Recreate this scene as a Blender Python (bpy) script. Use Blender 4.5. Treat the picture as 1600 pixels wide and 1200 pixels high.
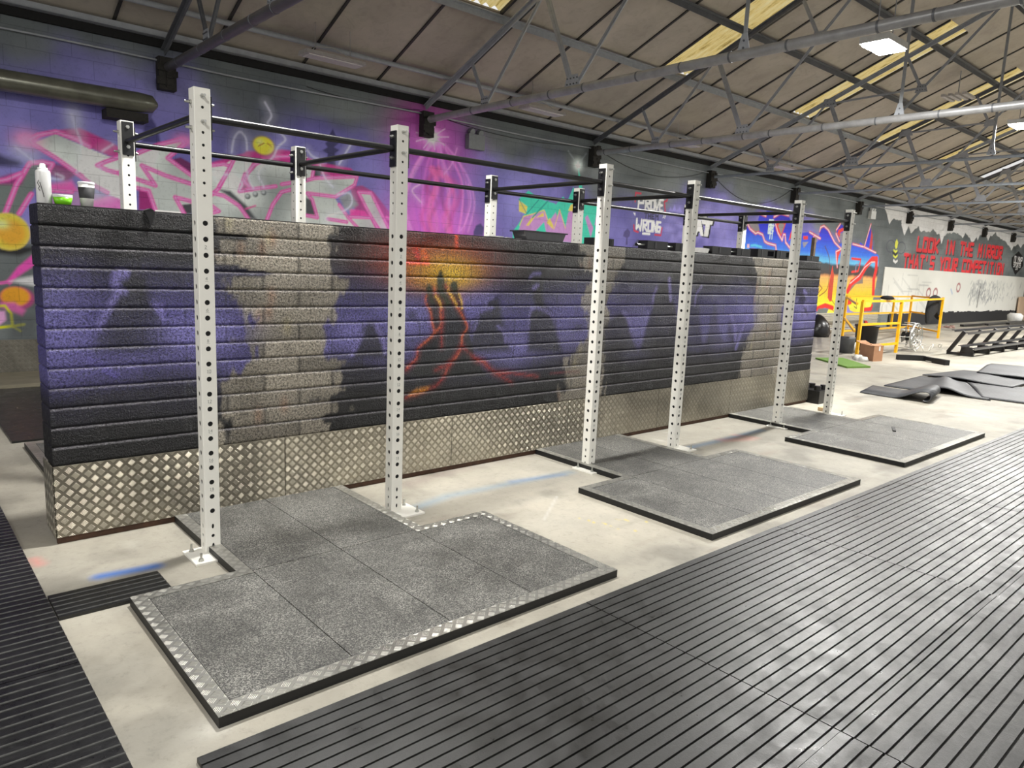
import bpy, math, random
import numpy as np
from mathutils import Vector
for o in list(bpy.data.objects): bpy.data.objects.remove(o)
S = bpy.context.scene
COL = S.collection
R = math.radians
rnd = random.Random(7)
NR = np.random.RandomState(5)

# ------------------------------------------------------------------ camera
CAM = np.array([-0.6319, -4.1648, 1.5177]); FPX = 1132.35
_y, _p, _r = R(48.3084), R(9.3245), R(2.4904)
FW = np.array([math.cos(_y)*math.cos(_p), math.sin(_y)*math.cos(_p), -math.sin(_p)])
_rt = np.array([math.sin(_y), -math.cos(_y), 0.]); _up = np.cross(_rt, FW)
RT = math.cos(_r)*_rt + math.sin(_r)*_up; UP = -math.sin(_r)*_rt + math.cos(_r)*_up
from mathutils import Matrix
cd = bpy.data.cameras.new('camera'); cam = bpy.data.objects.new('camera', cd); COL.objects.link(cam)
cd.sensor_fit = 'HORIZONTAL'; cd.sensor_width = 36.0; cd.lens = 36.0*FPX/1600.0
cd.clip_start = 0.05; cd.clip_end = 200
M4 = Matrix(((RT[0], UP[0], -FW[0], CAM[0]), (RT[1], UP[1], -FW[1], CAM[1]), (RT[2], UP[2], -FW[2], CAM[2]), (0, 0, 0, 1)))
cam.matrix_world = M4
S.camera = cam
# ------------------------------------------------------------------ world, exposure
w = bpy.data.worlds.new('world'); S.world = w; w.use_nodes = True
w.node_tree.nodes['Background'].inputs[0].default_value = (1.0, 0.99, 0.97, 1)
w.node_tree.nodes['Background'].inputs[1].default_value = 0.62
S.view_settings.view_transform = 'Standard'; S.view_settings.look = 'None'
S.view_settings.gamma = 1; S.view_settings.use_curve_mapping = False
S.view_settings.exposure = 0.5
# ------------------------------------------------------------------ hall lamps beyond the frame
def area(name, loc, sx, sy, power, rot=(0, 0, 0), col=(1, .985, .95)):
    l = bpy.data.lights.new(name, 'AREA'); l.shape = 'RECTANGLE'; l.size = sx; l.size_y = sy
    l.energy = power; l.color = col
    o = bpy.data.objects.new(name, l); COL.objects.link(o); o.location = loc; o.rotation_euler = rot
    o['category'] = 'light'; o['label'] = 'lamp light of the hall'
    return o
HALL = [(-1.6, -3.4, 4.3, 95), (-5.5, -0.5, 4.3, 70), (4.1, -5.8, 4.3, 70), (11.9, -5.8, 4.3, 90), (19.7, -5.8, 4.3, 140), (27.5, -5.8, 4.3, 160)]
for i, (x, y, z, p) in enumerate(HALL):
    area('hall_light', (x, y, z), 0.6, 0.35, p)

# ------------------------------------------------------------------ helpers
def unpx(x, y, ax, v):
    """point of the photo seen on the plane where coordinate ax equals v"""
    d = FW + (x-800)/FPX*RT - (y-600)/FPX*UP
    return CAM + d*((v-CAM[ax])/d[ax])
def lin(c):
    c = np.asarray(c, float)/255.0
    return np.where(c <= .04045, c/12.92, ((c+.055)/1.055)**2.4)
class NT:
    def __init__(s, name):
        s.m = bpy.data.materials.new(name); s.m.use_nodes = True; s.t = s.m.node_tree; s.b = s.t.nodes['Principled BSDF']
    def n(s, typ, **k):
        nd = s.t.nodes.new('ShaderNode'+typ)
        for a, b in k.items():
            if a.startswith('i_'):
                key = a[2:]; key = int(key) if key.isdigit() else key.replace('_', ' ')
                nd.inputs[key].default_value = b
            else: setattr(nd, a, b)
        return nd
    def l(s, a, b): s.t.links.new(a, b)
    def obj(s): return s.n('TexCoord').outputs['Object']
    def noise(s, scale, detail=3, rough=.6, vec=None, dist=0):
        nd = s.n('TexNoise', i_Scale=scale, i_Detail=detail, i_Roughness=rough, i_Distortion=dist)
        s.l(vec if vec is not None else s.obj(), nd.inputs['Vector']); return nd.outputs['Fac']
    def ramp(s, fac, stops):
        r = s.n('ValToRGB'); s.l(fac, r.inputs['Fac']); e = r.color_ramp.elements
        while len(e) < len(stops): e.new(.5)
        for q, (p, c) in zip(e, stops):
            q.position = p; q.color = (c[0], c[1], c[2], 1) if hasattr(c, '__len__') else (c, c, c, 1)
        return r.outputs['Color']
    def math(s, op, a, b=None, c=None):
        nd = s.n('Math', operation=op)
        for i, v in enumerate((a, b, c)):
            if v is None: continue
            if isinstance(v, (int, float)): nd.inputs[i].default_value = v
            else: s.l(v, nd.inputs[i])
        return nd.outputs[0]
    def mix(s, fac, a, b, mode='MIX'):
        nd = s.n('Mix', data_type='RGBA', blend_type=mode)
        for i, v in ((0, fac), (6, a), (7, b)):
            if isinstance(v, (int, float)) and i == 0: nd.inputs[0].default_value = v
            elif hasattr(v, '__len__'): nd.inputs[i].default_value = (v[0], v[1], v[2], 1)
            else: s.l(v, nd.inputs[i])
        return nd.outputs[2]
    def bump(s, h, strength=.3, dist=.01, prev=None):
        nd = s.n('Bump', i_Strength=strength, i_Distance=dist); s.l(h, nd.inputs['Height'])
        if prev is not None: s.l(prev, nd.inputs['Normal'])
        return nd.outputs['Normal']
    def set(s, base=None, rough=None, metal=None, normal=None, emit=None, es=0, spec=None):
        for k, v in (('Base Color', base), ('Roughness', rough), ('Metallic', metal), ('Normal', normal), ('Emission Color', emit), ('Specular IOR Level', spec)):
            if v is None: continue
            if isinstance(v, (int, float)): s.b.inputs[k].default_value = v
            elif hasattr(v, '__len__'): s.b.inputs[k].default_value = (v[0], v[1], v[2], 1)
            else: s.l(v, s.b.inputs[k])
        if emit is not None: s.b.inputs['Emission Strength'].default_value = es
        return s.m
MATS = {}
def simple(name, rgb, rough=.5, metal=0, var=.12, scale=20, bump=0, bscale=60, spec=None):
    if name in MATS: return MATS[name]
    t = NT(name); c = lin(rgb)
    f = t.noise(scale, 4)
    col = t.ramp(f, [(.25, c*(1-var)), (.75, np.minimum(c*(1+var), 1))])
    nrm = t.bump(t.noise(bscale, 3), bump, .004) if bump else None
    MATS[name] = t.set(col, rough, metal, nrm, spec=spec); return MATS[name]

class MB:
    """collects shapes; build() links them as one mesh object"""
    def __init__(s): s.v = []; s.f = []; s.mi = []; s.sm = []
    def add(s, vs, fs, mi=0, smooth=False):
        k = len(s.v); s.v += [tuple(map(float, p)) for p in vs]
        for f in fs: s.f.append(tuple(i+k for i in f)); s.mi.append(mi); s.sm.append(smooth)
        return s
    def box(s, x0, x1, y0, y1, z0, z1, mi=0):
        vs = [(x, y, z) for x in (x0, x1) for y in (y0, y1) for z in (z0, z1)]
        return s.add(vs, [(0, 1, 3, 2), (4, 6, 7, 5), (0, 4, 5, 1), (2, 3, 7, 6), (0, 2, 6, 4), (1, 5, 7, 3)], mi)
    def bar(s, a, b, w, h, up=(0, 0, 1), mi=0):
        a = np.array(a, float); b = np.array(b, float); d = b-a; d /= np.linalg.norm(d)
        u = np.array(up, float); r = np.cross(d, u)
        if np.linalg.norm(r) < 1e-6: r = np.cross(d, (1, 0, 0))
        r /= np.linalg.norm(r); u = np.cross(r, d)
        vs = [p + i*r*w/2 + j*u*h/2 for p in (a, b) for i in (-1, 1) for j in (-1, 1)]
        return s.add(vs, [(0, 1, 3, 2), (4, 6, 7, 5), (0, 4, 5, 1), (2, 3, 7, 6), (0, 2, 6, 4), (1, 5, 7, 3)], mi)
    def tube(s, pts, r, n=12, mi=0, caps=True):
        pts = [np.array(p, float) for p in pts]; k = len(pts); vs = []; fs = []
        rr = r if hasattr(r, '__len__') else [r]*k
        ref = None
        for i, p in enumerate(pts):
            d = (pts[min(i+1, k-1)]-pts[max(i-1, 0)]); d /= np.linalg.norm(d)
            if ref is None: ref = np.array((0, 0, 1.)) if abs(d[2]) < .9 else np.array((1., 0, 0))
            x = np.cross(d, ref); x /= np.linalg.norm(x); y = np.cross(x, d); ref = y
            for j in range(n):
                a = 2*math.pi*j/n; vs.append(p + rr[i]*(math.cos(a)*x+math.sin(a)*y))
        for i in range(k-1):
            for j in range(n):
                fs.append((i*n+j, i*n+(j+1) % n, (i+1)*n+(j+1) % n, (i+1)*n+j))
        s.add(vs, fs, mi, True)
        if caps:
            s.add(vs[:n], [tuple(range(n))[::-1]], mi); s.add(vs[-n:], [tuple(range(n))], mi)
        return s
    def lathe(s, c, prof, n=24, mi=0):
        vs = []; fs = []
        for (r, z) in prof:
            for j in range(n):
                a = 2*math.pi*j/n; vs.append((c[0]+r*math.cos(a), c[1]+r*math.sin(a), c[2]+z))
        for i in range(len(prof)-1):
            for j in range(n): fs.append((i*n+j, i*n+(j+1) % n, (i+1)*n+(j+1) % n, (i+1)*n+j))
        s.add(vs, fs, mi, True); 
        if prof[0][0] > 1e-4: s.add(vs[:n], [tuple(range(n))[::-1]], mi)
        if prof[-1][0] > 1e-4: s.add(vs[-n:], [tuple(range(n))], mi)
        return s
    def prism(s, poly, axis, a, b, mi=0):
        """poly: 2D points in the plane across axis (0: YZ, 1: XZ, 2: XY)"""
        n = len(poly); vs = []
        for t in (a, b):
            for (p, q) in poly:
                vs.append({0: (t, p, q), 1: (p, t, q), 2: (p, q, t)}[axis])
        fs = [tuple(range(n))[::-1], tuple(range(n, 2*n))] + [(i, (i+1) % n, (i+1) % n+n, i+n) for i in range(n)]
        return s.add(vs, fs, mi)
    def build(s, name, mats, parent=None, loc=None):
        me = bpy.data.meshes.new(name)
        me.from_pydata(s.v, [], s.f)
        if not isinstance(mats, (list, tuple)): mats = [mats]
        for m in mats: me.materials.append(m)
        me.polygons.foreach_set('material_index', s.mi); me.polygons.foreach_set('use_smooth', s.sm)
        me.update()
        import bmesh
        bm = bmesh.new(); bm.from_mesh(me); bmesh.ops.recalc_face_normals(bm, faces=bm.faces); bm.to_mesh(me); bm.free()
        o = bpy.data.objects.new(name, me); COL.objects.link(o)
        if parent is not None: o.parent = parent
        if loc is not None: o.location = loc
        return o
def tag(o, label=None, cat=None, group=None, kind=None):
    for k, v in (('label', label), ('category', cat), ('group', group), ('kind', kind)):
        if v: o[k] = v
    return o
def thing(name, loc, label, cat, group=None, rz=0):
    o = bpy.data.objects.new(name, None); COL.objects.link(o); o.location = loc; o.rotation_euler.z = rz
    return tag(o, label, cat, group)
def copy_tree(o, parent=None):
    c = o.copy(); COL.objects.link(c); c.parent = parent
    for ch in o.children: copy_tree(ch, c)
    return c
# stroke font, 0..1 box
FT = {'A': [[(0, 0), (.5, 1), (1, 0)], [(.2, .38), (.8, .38)]], 'C': [[(1, 1), (0, 1), (0, 0), (1, 0)]], 'E': [[(1, 1), (0, 1), (0, 0), (1, 0)], [(0, .5), (.8, .5)]],
 'G': [[(1, 1), (0, 1), (0, 0), (1, 0), (1, .5), (.5, .5)]], 'H': [[(0, 0), (0, 1)], [(1, 0), (1, 1)], [(0, .5), (1, .5)]], 'I': [[(.5, 0), (.5, 1)]],
 'K': [[(0, 0), (0, 1)], [(1, 1), (0, .5), (1, 0)]], 'L': [[(0, 1), (0, 0), (1, 0)]], 'M': [[(0, 0), (0, 1), (.5, .4), (1, 1), (1, 0)]], 'N': [[(0, 0), (0, 1), (1, 0), (1, 1)]],
 'O': [[(0, 0), (0, 1), (1, 1), (1, 0), (0, 0)]], 'P': [[(0, 0), (0, 1), (1, 1), (1, .5), (0, .5)]], 'R': [[(0, 0), (0, 1), (1, 1), (1, .5), (0, .5), (1, 0)]],
 'S': [[(1, 1), (0, 1), (0, .5), (1, .5), (1, 0), (0, 0)]], 'T': [[(0, 1), (1, 1)], [(.5, 1), (.5, 0)]], 'U': [[(0, 1), (0, 0), (1, 0), (1, 1)]], 'V': [[(0, 1), (.5, 0), (1, 1)]],
 'W': [[(0, 1), (.22, 0), (.5, .7), (.78, 0), (1, 1)]], 'Y': [[(0, 1), (.5, .5), (1, 1)], [(.5, .5), (.5, 0)]], "'": [[(.3, 1), (.3, .75)]],
 '0': [[(0, 0), (0, 1), (1, 1), (1, 0), (0, 0)]], '1': [[(.2, .8), (.5, 1), (.5, 0)], [(.2, 0), (.8, 0)]], '2': [[(0, .8), (.3, 1), (.8, 1), (1, .7), (0, 0), (1, 0)]],
 '4': [[(.8, 0), (.8, 1), (0, .35), (1, .35)]], '6': [[(.9, 1), (.2, .6), (0, .3), (.2, 0), (.8, 0), (1, .3), (.8, .55), (.1, .5)]], '8': [[(.5, .5), (0, .25), (.3, 0), (.7, 0), (1, .25), (.5, .5), (.1, .75), (.4, 1), (.6, 1), (.9, .75), (.5, .5)]]}
class Canvas:
    """paint held per vertex of a flat grid: u across, v up"""
    def __init__(s, us, vs):
        s.u = np.array(us); s.v = np.array(vs); s.U, s.V = np.meshgrid(s.u, s.v)
        s.C = np.zeros(s.U.shape+(3,)); s.xf = None
    def T(s, ox, oy, k, ax, val, cu, cv):
        s.xf = lambda p: (lambda q: (q[cu], q[cv]))(unpx(ox+p[0]*k, oy+p[1]*k, ax, val))
    def pts(s, P): return [s.xf(p) for p in P] if s.xf else P
    def blend(s, sl, a, col):
        U, V = s.U[sl], s.V[sl]
        c = col(U, V) if callable(col) else lin(col)
        s.C[sl] = s.C[sl]*(1-a[..., None]) + np.clip(c, 0, 1)*a[..., None]
    def bb(s, P, pad):
        P = np.array(P); a, b = P.min(0)-pad, P.max(0)+pad
        i0, i1 = np.searchsorted(s.u, [a[0], b[0]]); j0, j1 = np.searchsorted(s.v, [a[1], b[1]])
        return (slice(j0, j1), slice(i0, i1))
    def segd(s, U, V, a, b):
        dx, dy = b[0]-a[0], b[1]-a[1]; L = dx*dx+dy*dy+1e-12
        t = np.clip(((U-a[0])*dx+(V-a[1])*dy)/L, 0, 1)
        return np.hypot(U-a[0]-t*dx, V-a[1]-t*dy)
    def poly(s, P, col, soft=.012, alpha=1.):
        P = s.pts(P); sl = s.bb(P, soft*2); U, V = s.U[sl], s.V[sl]
        if U.size == 0: return
        ins = np.zeros(U.shape, bool); d = np.full(U.shape, 9.)
        for i in range(len(P)):
            a, b = P[i], P[(i+1) % len(P)]
            d = np.minimum(d, s.segd(U, V, a, b))
            c = ((a[1] > V) != (b[1] > V)) & (U < (b[0]-a[0])*(V-a[1])/(b[1]-a[1]+1e-12)+a[0])
            ins ^= c
        sd = np.where(ins, -d, d)
        s.blend(sl, alpha*np.clip(.5-sd/soft, 0, 1), col)
    def line(s, P, wd, col, soft=.01, alpha=1., raw=False):
        if not raw: P = s.pts(P)
        sl = s.bb(P, wd+soft*2); U, V = s.U[sl], s.V[sl]
        if U.size == 0: return
        d = np.full(U.shape, 9.)
        for a, b in zip(P[:-1], P[1:]): d = np.minimum(d, s.segd(U, V, a, b))
        s.blend(sl, alpha*np.clip((wd/2-d)/soft+.5, 0, 1), col)
    def spline(s, P, wd, col, soft=.01, alpha=1.):
        P = [np.array(p, float) for p in s.pts(P)]; Q = []
        E = [P[0]]+P+[P[-1]]
        for i in range(1, len(E)-2):
            a, b, c, d = E[i-1:i+3]
            for t in np.linspace(0, 1, 7)[:-1]:
                Q.append(tuple(.5*((2*b)+(c-a)*t+(2*a-5*b+4*c-d)*t*t+(3*b-a-3*c+d)*t**3)))
        Q.append(tuple(P[-1])); s.line(Q, wd, col, soft, alpha, True)
    def blob(s, c, ru, rv, col, alpha=1., pw=1., raw=False):
        if not raw: c = s.pts([c])[0]
        sl = s.bb([(c[0]-2.2*ru, c[1]-2.2*rv), (c[0]+2.2*ru, c[1]+2.2*rv)], 0); U, V = s.U[sl], s.V[sl]
        if U.size == 0: return
        q = ((U-c[0])/ru)**2+((V-c[1])/rv)**2
        s.blend(sl, alpha*np.exp(-q**pw), col)
    def disc(s, c, r, col, soft=.012, rv=None):
        U0 = [(c[0]-r*1.3, c[1]-r*1.3), (c[0]+r*1.3, c[1]+r*1.3)]; sl = s.bb(U0, .03); U, V = s.U[sl], s.V[sl]
        d = np.hypot(U-c[0], (V-c[1])*(r/(rv or r)))-r
        s.blend(sl, np.clip(.5-d/soft, 0, 1), col)
    def text(s, txt, a, b, h0, h1, wd, col, shadow=None):
        """letters from point a (foot of first) to b (foot of last), heights h0, h1"""
        n = len(txt); ad = (b[0]-a[0])/n
        for off, c in (((.05, -.04), shadow), ((0, 0), col)):
            if c is None: continue
            for i, ch in enumerate(txt):
                for st in FT.get(ch, []):
                    t = i/n; z0 = a[1]+(b[1]-a[1])*t; hh = h0+(h1-h0)*t
                    P = [(a[0]+ad*(i+.1+.68*p)+off[0], z0+hh*q+off[1]) for p, q in st]
                    s.line(P, wd, c, .02, 1, True)
    def mesh(s, name, fn, mat, parent=None, extra=None):
        m, n = s.U.shape
        co = fn(s.U, s.V).reshape(-1, 3)
        idx = np.arange(m*n).reshape(m, n)
        q = np.stack([idx[:-1, :-1], idx[:-1, 1:], idx[1:, 1:], idx[1:, :-1]], -1).reshape(-1, 4)
        me = bpy.data.meshes.new(name); me.vertices.add(m*n); me.vertices.foreach_set('co', co.ravel())
        me.loops.add(q.size); me.loops.foreach_set('vertex_index', q.ravel().astype(np.int32))
        me.polygons.add(len(q)); me.polygons.foreach_set('loop_start', np.arange(0, q.size, 4, dtype=np.int32))
        me.update(calc_edges=True)
        at = me.color_attributes.new('paint', 'FLOAT_COLOR', 'POINT')
        at.data.foreach_set('color', np.concatenate([s.C, np.ones(s.C.shape[:2]+(1,))], -1).astype(np.float32).ravel())
        me.materials.append(mat); o = bpy.data.objects.new(name, me); COL.objects.link(o)
        if parent: o.parent = parent
        return o
def vnoise(U, V, sc, seed=0, oct=3):
    """smooth value noise, 0..1"""
    out = 0; amp = 1; tot = 0
    for o in range(oct):
        rs = np.random.RandomState(seed+o); G = rs.rand(128, 128)
        x = U/sc*2**o+37.3; y = V/sc*2**o+11.7
        xi = np.floor(x).astype(int); yi = np.floor(y).astype(int); fx = x-xi; fy = y-yi
        fx = fx*fx*(3-2*fx); fy = fy*fy*(3-2*fy)
        g = lambda i, j: G[(yi+j) % 128, (xi+i) % 128]
        out = out+amp*((g(0, 0)*(1-fx)+g(1, 0)*fx)*(1-fy)+(g(0, 1)*(1-fx)+g(1, 1)*fx)*fy); tot += amp; amp *= .5
    return out/tot
def mixc(a, b, t): return lin(a)*(1-t[..., None])+lin(b)*t[..., None]

# ------------------------------------------------------------------ materials
def paint_mat(name, brick=None, rough=.6, bumps=(), spec=.3, dirt=0):
    t = NT(name); at = t.n('Attribute', attribute_name='paint'); col = at.outputs['Color']; nrm = None
    if brick:
        bw, bh, plane, mort, stren = brick
        sx = t.n('SeparateXYZ'); t.l(t.obj(), sx.inputs[0]); cx = t.n('CombineXYZ')
        t.l(sx.outputs[0], cx.inputs[0]); t.l(sx.outputs[2], cx.inputs[1])
        b = t.n('TexBrick', i_Scale=1.0, i_Mortar_Size=mort, i_Mortar_Smooth=.3, i_Bias=0, i_Brick_Width=bw, i_Row_Height=bh, offset=.5)
        b.inputs['Color1'].default_value = (.93, .93, .93, 1); b.inputs['Color2'].default_value = (1, 1, 1, 1); b.inputs['Mortar'].default_value = (.72, .72, .72, 1)
        t.l(cx.outputs[0], b.inputs['Vector'])
        col = t.mix(1.0, col, b.outputs['Color'], 'MULTIPLY')
        nrm = t.bump(t.math('SUBTRACT', 1.0, b.outputs['Fac']), stren, .006)
    if dirt:
        col = t.mix(dirt, col, t.ramp(t.noise(3, 5), [(.3, .75), (.7, 1.)]), 'MULTIPLY')
    if dirt: col = t.mix(.45, col, t.ramp(t.noise(20, 8, .8, dist=.1), [(.34, .6), (.47, 1.), (.7, 1.08)]), 'MULTIPLY')
    for sc, st, ds in bumps: nrm = t.bump(t.noise(sc, 3, .65), st, ds, nrm)
    return t.set(col, rough, 0, nrm, spec=spec)
def plate_mat(name='chequer_plate', cell=.0415, rgb=(150, 144, 129), vert=True, rough=.34, wob=.12):
    t = NT(name); sx = t.n('SeparateXYZ'); t.l(t.obj(), sx.inputs[0])
    a = sx.outputs[0]; b = sx.outputs[2] if vert else sx.outputs[1]
    if vert: a = t.math('ADD', a, sx.outputs[1])
    k = .7071/cell
    u = t.math('MULTIPLY', t.math('ADD', a, b), k); v = t.math('MULTIPLY', t.math('SUBTRACT', a, b), k)
    fu = t.math('FRACT', u); fv = t.math('FRACT', v)
    par = t.math('MODULO', t.math('ABSOLUTE', t.math('ADD', t.math('FLOOR', u), t.math('FLOOR', v))), 2.0)
    inv = t.math('SUBTRACT', 1.0, par)
    p = t.math('ADD', t.math('MULTIPLY', fu, par), t.math('MULTIPLY', fv, inv))
    q = t.math('ADD', t.math('MULTIPLY', fv, par), t.math('MULTIPLY', fu, inv))
    bars = t.math('ABSOLUTE', t.math('SINE', t.math('MULTIPLY', t.math('SUBTRACT', p, .15), 5*math.pi/.70)))
    ends = t.math('MULTIPLY', t.math('SUBTRACT', .36, t.math('ABSOLUTE', t.math('SUBTRACT', q, .5))), 14.0); ends.node.use_clamp = True
    side = t.math('LESS_THAN', t.math('ABSOLUTE', t.math('SUBTRACT', p, .5)), .35)
    h = t.math('MULTIPLY', t.math('MULTIPLY', bars, ends), side)
    nrm = t.bump(h, 1.0, .0035)
    if wob: nrm = t.bump(t.noise(3, 2), wob, .03, nrm)
    c = lin(rgb)
    base = t.ramp(t.noise(1.3, 5, .6, dist=.8), [(.34, c*.62), (.5, c*.95), (.68, np.minimum(c*1.35, 1))])
    base = t.mix(.85, base, t.ramp(h, [(0, .84), (.9, 1.25)]), 'MULTIPLY')
    return t.set(base, rough, .72, nrm)
M_plate = plate_mat(); M_border = plate_mat('border_plate', .0415, (176, 175, 168), False, .3, 0)
M_plate_far = plate_mat('chequer_plate_far', .0415, (150, 146, 135), True, .45)
M_white = simple('white_powder_coat', (238, 236, 227), .38, 0, .03, 8)
M_hole = simple('dark_inside', (10, 10, 10), .8)
M_black = simple('black_steel', (24, 24, 25), .35, .0, .15, 30)
M_bolt = simple('zinc_bolt', (190, 190, 185), .28, .9, .1)
M_num = simple('engraved_number', (120, 122, 118), .6)
def rubber_tile():
    t = NT('speckled_rubber')
    f = t.noise(170, 3, .9); g = t.noise(2.2, 6, .7, dist=.5); h = t.noise(11, 5, .7, dist=.8)
    base = t.ramp(f, [(.40, lin((34, 34, 33))), (.5, lin((80, 80, 77))), (.61, lin((160, 158, 150)))])
    dust_or_highlight = t.ramp(g, [(.36, .4), (.5, .85), (.62, 1.25)])
    c = t.mix(.75, base, dust_or_highlight, 'MULTIPLY'); c = t.mix(.6, c, t.ramp(h, [(.3, .5), (.6, 1.0), (.75, 1.2)]), 'MULTIPLY')
    return t.set(c, t.ramp(g, [(.3, .45), (.7, .62)]), 0, t.bump(f, .35, .003), spec=.45)
M_tile = rubber_tile()
M_frame = simple('black_frame_edge', (12, 12, 12), .55)
def mat_rubber(name, a, b, rough):
    t = NT(name); g = t.noise(1.3, 6, .75, dist=.6); f = t.noise(160, 3, .8); h = t.noise(6, 8, .85, dist=.3)
    c = t.ramp(g, [(.3, lin(a)), (.7, lin(b))]); c = t.mix(.6, c, t.ramp(f, [(.4, .6), (.6, 1.5)]), 'MULTIPLY'); c = t.mix(.55, c, t.ramp(h, [(.38, .7), (.52, 1.), (.68, 1.55)]), 'MULTIPLY')
    return t.set(c, t.ramp(h, [(.35, rough*.75), (.65, rough*1.5)]), 0, t.bump(f, .35, .002), spec=.6)
M_mat = mat_rubber('ribbed_rubber', (20, 20, 20), (38, 38, 37), .36)
M_matd = mat_rubber('ribbed_rubber_dark', (11, 11, 12), (22, 22, 22), .3)
M_rib = simple('highlit_rib', (74, 74, 72), .35, 0, .5, 30)  # lighter grey puts the lit edge lines of the ribs into the colour
M_matg = mat_rubber('ribbed_rubber_grey', (66, 67, 70), (92, 93, 96), .4)
# ================================================================== SETTING
# ---- floor: painted canvas in X, Y
us = np.concatenate([np.linspace(-8, -1.2, 12), np.arange(-1.0, 9.0, .02), np.arange(9.0, 15, .06), np.linspace(15.2, 46, 60)])
vs = np.concatenate([np.linspace(-14, -3.2, 14), np.arange(-3.0, .12, .02), np.linspace(.2, 5.9, 40)])
F = Canvas(us, vs)
n1 = vnoise(F.U, F.V, 1.7, 3, 5); n2 = vnoise(F.U*.35, F.V, .5, 9, 5)
F.C[:] = mixc((150, 146, 135), (188, 182, 168), np.clip((n1-.3)*2.2, 0, 1))
n3 = vnoise(F.U*.25, F.V, .22, 29, 4); F.C *= (0.78+.32*n2)[..., None]*np.array([1+.0*n3, .985+.03*n3, .95+.08*n3]).transpose(1, 2, 0)
F.C *= (1-.3*np.clip((vnoise(F.U, F.V, .35, 44, 5)-.58)*6, 0, 1))[..., None]
F.T(0, 0, 1, 2, 0, 0, 1)
blue = (70, 120, 185)
F.line([(155, 901), (200, 893), (243, 885)], .06, (60, 120, 205), .05, .85)
F.line([(640, 797), (700, 775), (800, 755), (890, 738)], .05, (120, 160, 190), .1, .55)
F.line([(800, 752), (880, 742)], .03, blue, .08, .5)
F.line([(1060, 703), (1110, 692), (1190, 672)], .05, (105, 150, 190), .08, .6)
F.line([(1130, 688), (1170, 686)], .07, (215, 130, 120), .12, .55); F.line([(1150, 680), (1180, 684)], .05, (215, 130, 120), .1, .5)
F.line([(400, 660+225), (420, 880)], .02, (200, 190, 150), .05, .3)
F.line([(52, 874), (62, 882)], .03, (225, 110, 105), .07, .6)
for q in [(905, 809), (918, 813), (926, 816), (943, 818), (952, 822), (962, 826), (990, 829), (978, 812), (1008, 815), (965, 811)]: F.line([q, (q[0]+3, q[1]+1)], .012, (225, 205, 70), .012, .9)
F.line([(870, 776), (850, 812)], .008, (215, 215, 212), .02, .6); F.line([(1225, 575), (1240, 577), (1300, 592)], .02, (110, 115, 130), .03, .6)
F.line([(212, 958), (345, 1150), (420, 1120), (560, 1066), (980, 905)], .05, (150, 142, 126), .14, .35)
F.spline([(640, 757), (700, 737), (790, 715), (830, 706)], .06, (120, 95, 95), .22, .5)
for k in range(70):
    x, y = rnd.uniform(-.5, 9), rnd.uniform(-2.1, .1); F.blob((x, y), rnd.uniform(.02, .25), rnd.uniform(.01, .08), rnd.choice([(120, 112, 98), (225, 222, 212), (140, 125, 110)]), rnd.uniform(.15, .5), 1, True)
M_floor = paint_mat('concrete_floor', None, .62, ((70, .25, .004), (6, .2, .02)), .4, .8)
flo = F.mesh('floor', lambda U, V: np.stack([U, V, 0*U], -1), M_floor); tag(flo, kind='structure')

# ---- back wall with its mural: canvas in X, Z
YB = 5.87
us = np.concatenate([np.linspace(-8, 0.2, 8), np.arange(.3, 12.2, .0125), np.arange(12.2, 23, .022), np.arange(23, 41.5, .035), [44, 46]])
vs = np.concatenate([[0, .2, .38], np.arange(.4, 4.12, .0145)])
B = Canvas(us, vs); U, V = B.U, B.V
lil = mixc((78, 72, 140), (130, 124, 192), np.clip(vnoise(U, V, 1.1, 21, 4)*2-.5, 0, 1))
gry = mixc((76, 82, 84), (110, 116, 116), np.clip(vnoise(U*.6, V, .8, 33, 4)*2-.5, 0, 1))
bound = np.interp(U, [0, 3, 5.5, 7.2, 9.7, 11.7, 13, 15, 19, 22, 30], [3.45, 3.42, 3.45, 3.35, 3.05, 2.75, 3.0, 3.3, 3.2, 2.6, 2.4])
t = 1/(1+np.exp(-(V-bound+(vnoise(U, V, .9, 50, 3)-.5)*1.1)/.09))
t = np.maximum(t, np.clip((1.75-V)/.25, 0, 1)*(U < 3))
t = np.maximum(t, np.clip((U-22.6+(vnoise(U, V, .8, 61)-.5)*1.6)/.8, 0, 1))
B.C[:] = lil*(1-t[..., None])+gry*t[..., None]
wh = (205, 210, 215)
def wisp(P, a=.6, w_=.018, c=(215, 215, 235)):
    B.spline(P, w_*5, c, .14, a*.35); B.spline(P, w_, c, .03, a)
# crop A (0,160) scale .2
B.T(0, 160, .2, 1, YB, 0, 2)
PK, PL, MG, GR = (214, 82, 160), (242, 140, 188), (176, 46, 126), (163, 170, 168)
def grey(Ux, Vx): return mixc((136, 144, 143), (206, 212, 208), np.clip(vnoise(Ux, Vx, .55, 71, 2)*1.8-.3, 0, 1))
B.poly([(-60, 380), (60, 430), (150, 455), (168, 480), (140, 500), (-60, 500)], (46, 42, 84), .06)
B.poly([(1110, 310), (1130, 160), (1180, 120), (1215, 170), (1240, 240), (1255, 320)], (60, 55, 110), .03)
B.poly([(-80, 640), (140, 620), (230, 480), (400, 480), (370, 560), (260, 690), (150, 900), (-80, 900)], (98, 108, 106), .03)
B.poly([(-80, 610), (80, 560), (210, 545), (165, 640), (-80, 640)], (140, 40, 112), .04)
B.poly([(370, 470), (540, 500), (600, 560), (520, 620), (380, 560)], (120, 35, 100), .04)
B.poly([(370, 640), (560, 610), (620, 700), (380, 700)], (205, 78, 162), .05)
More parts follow.
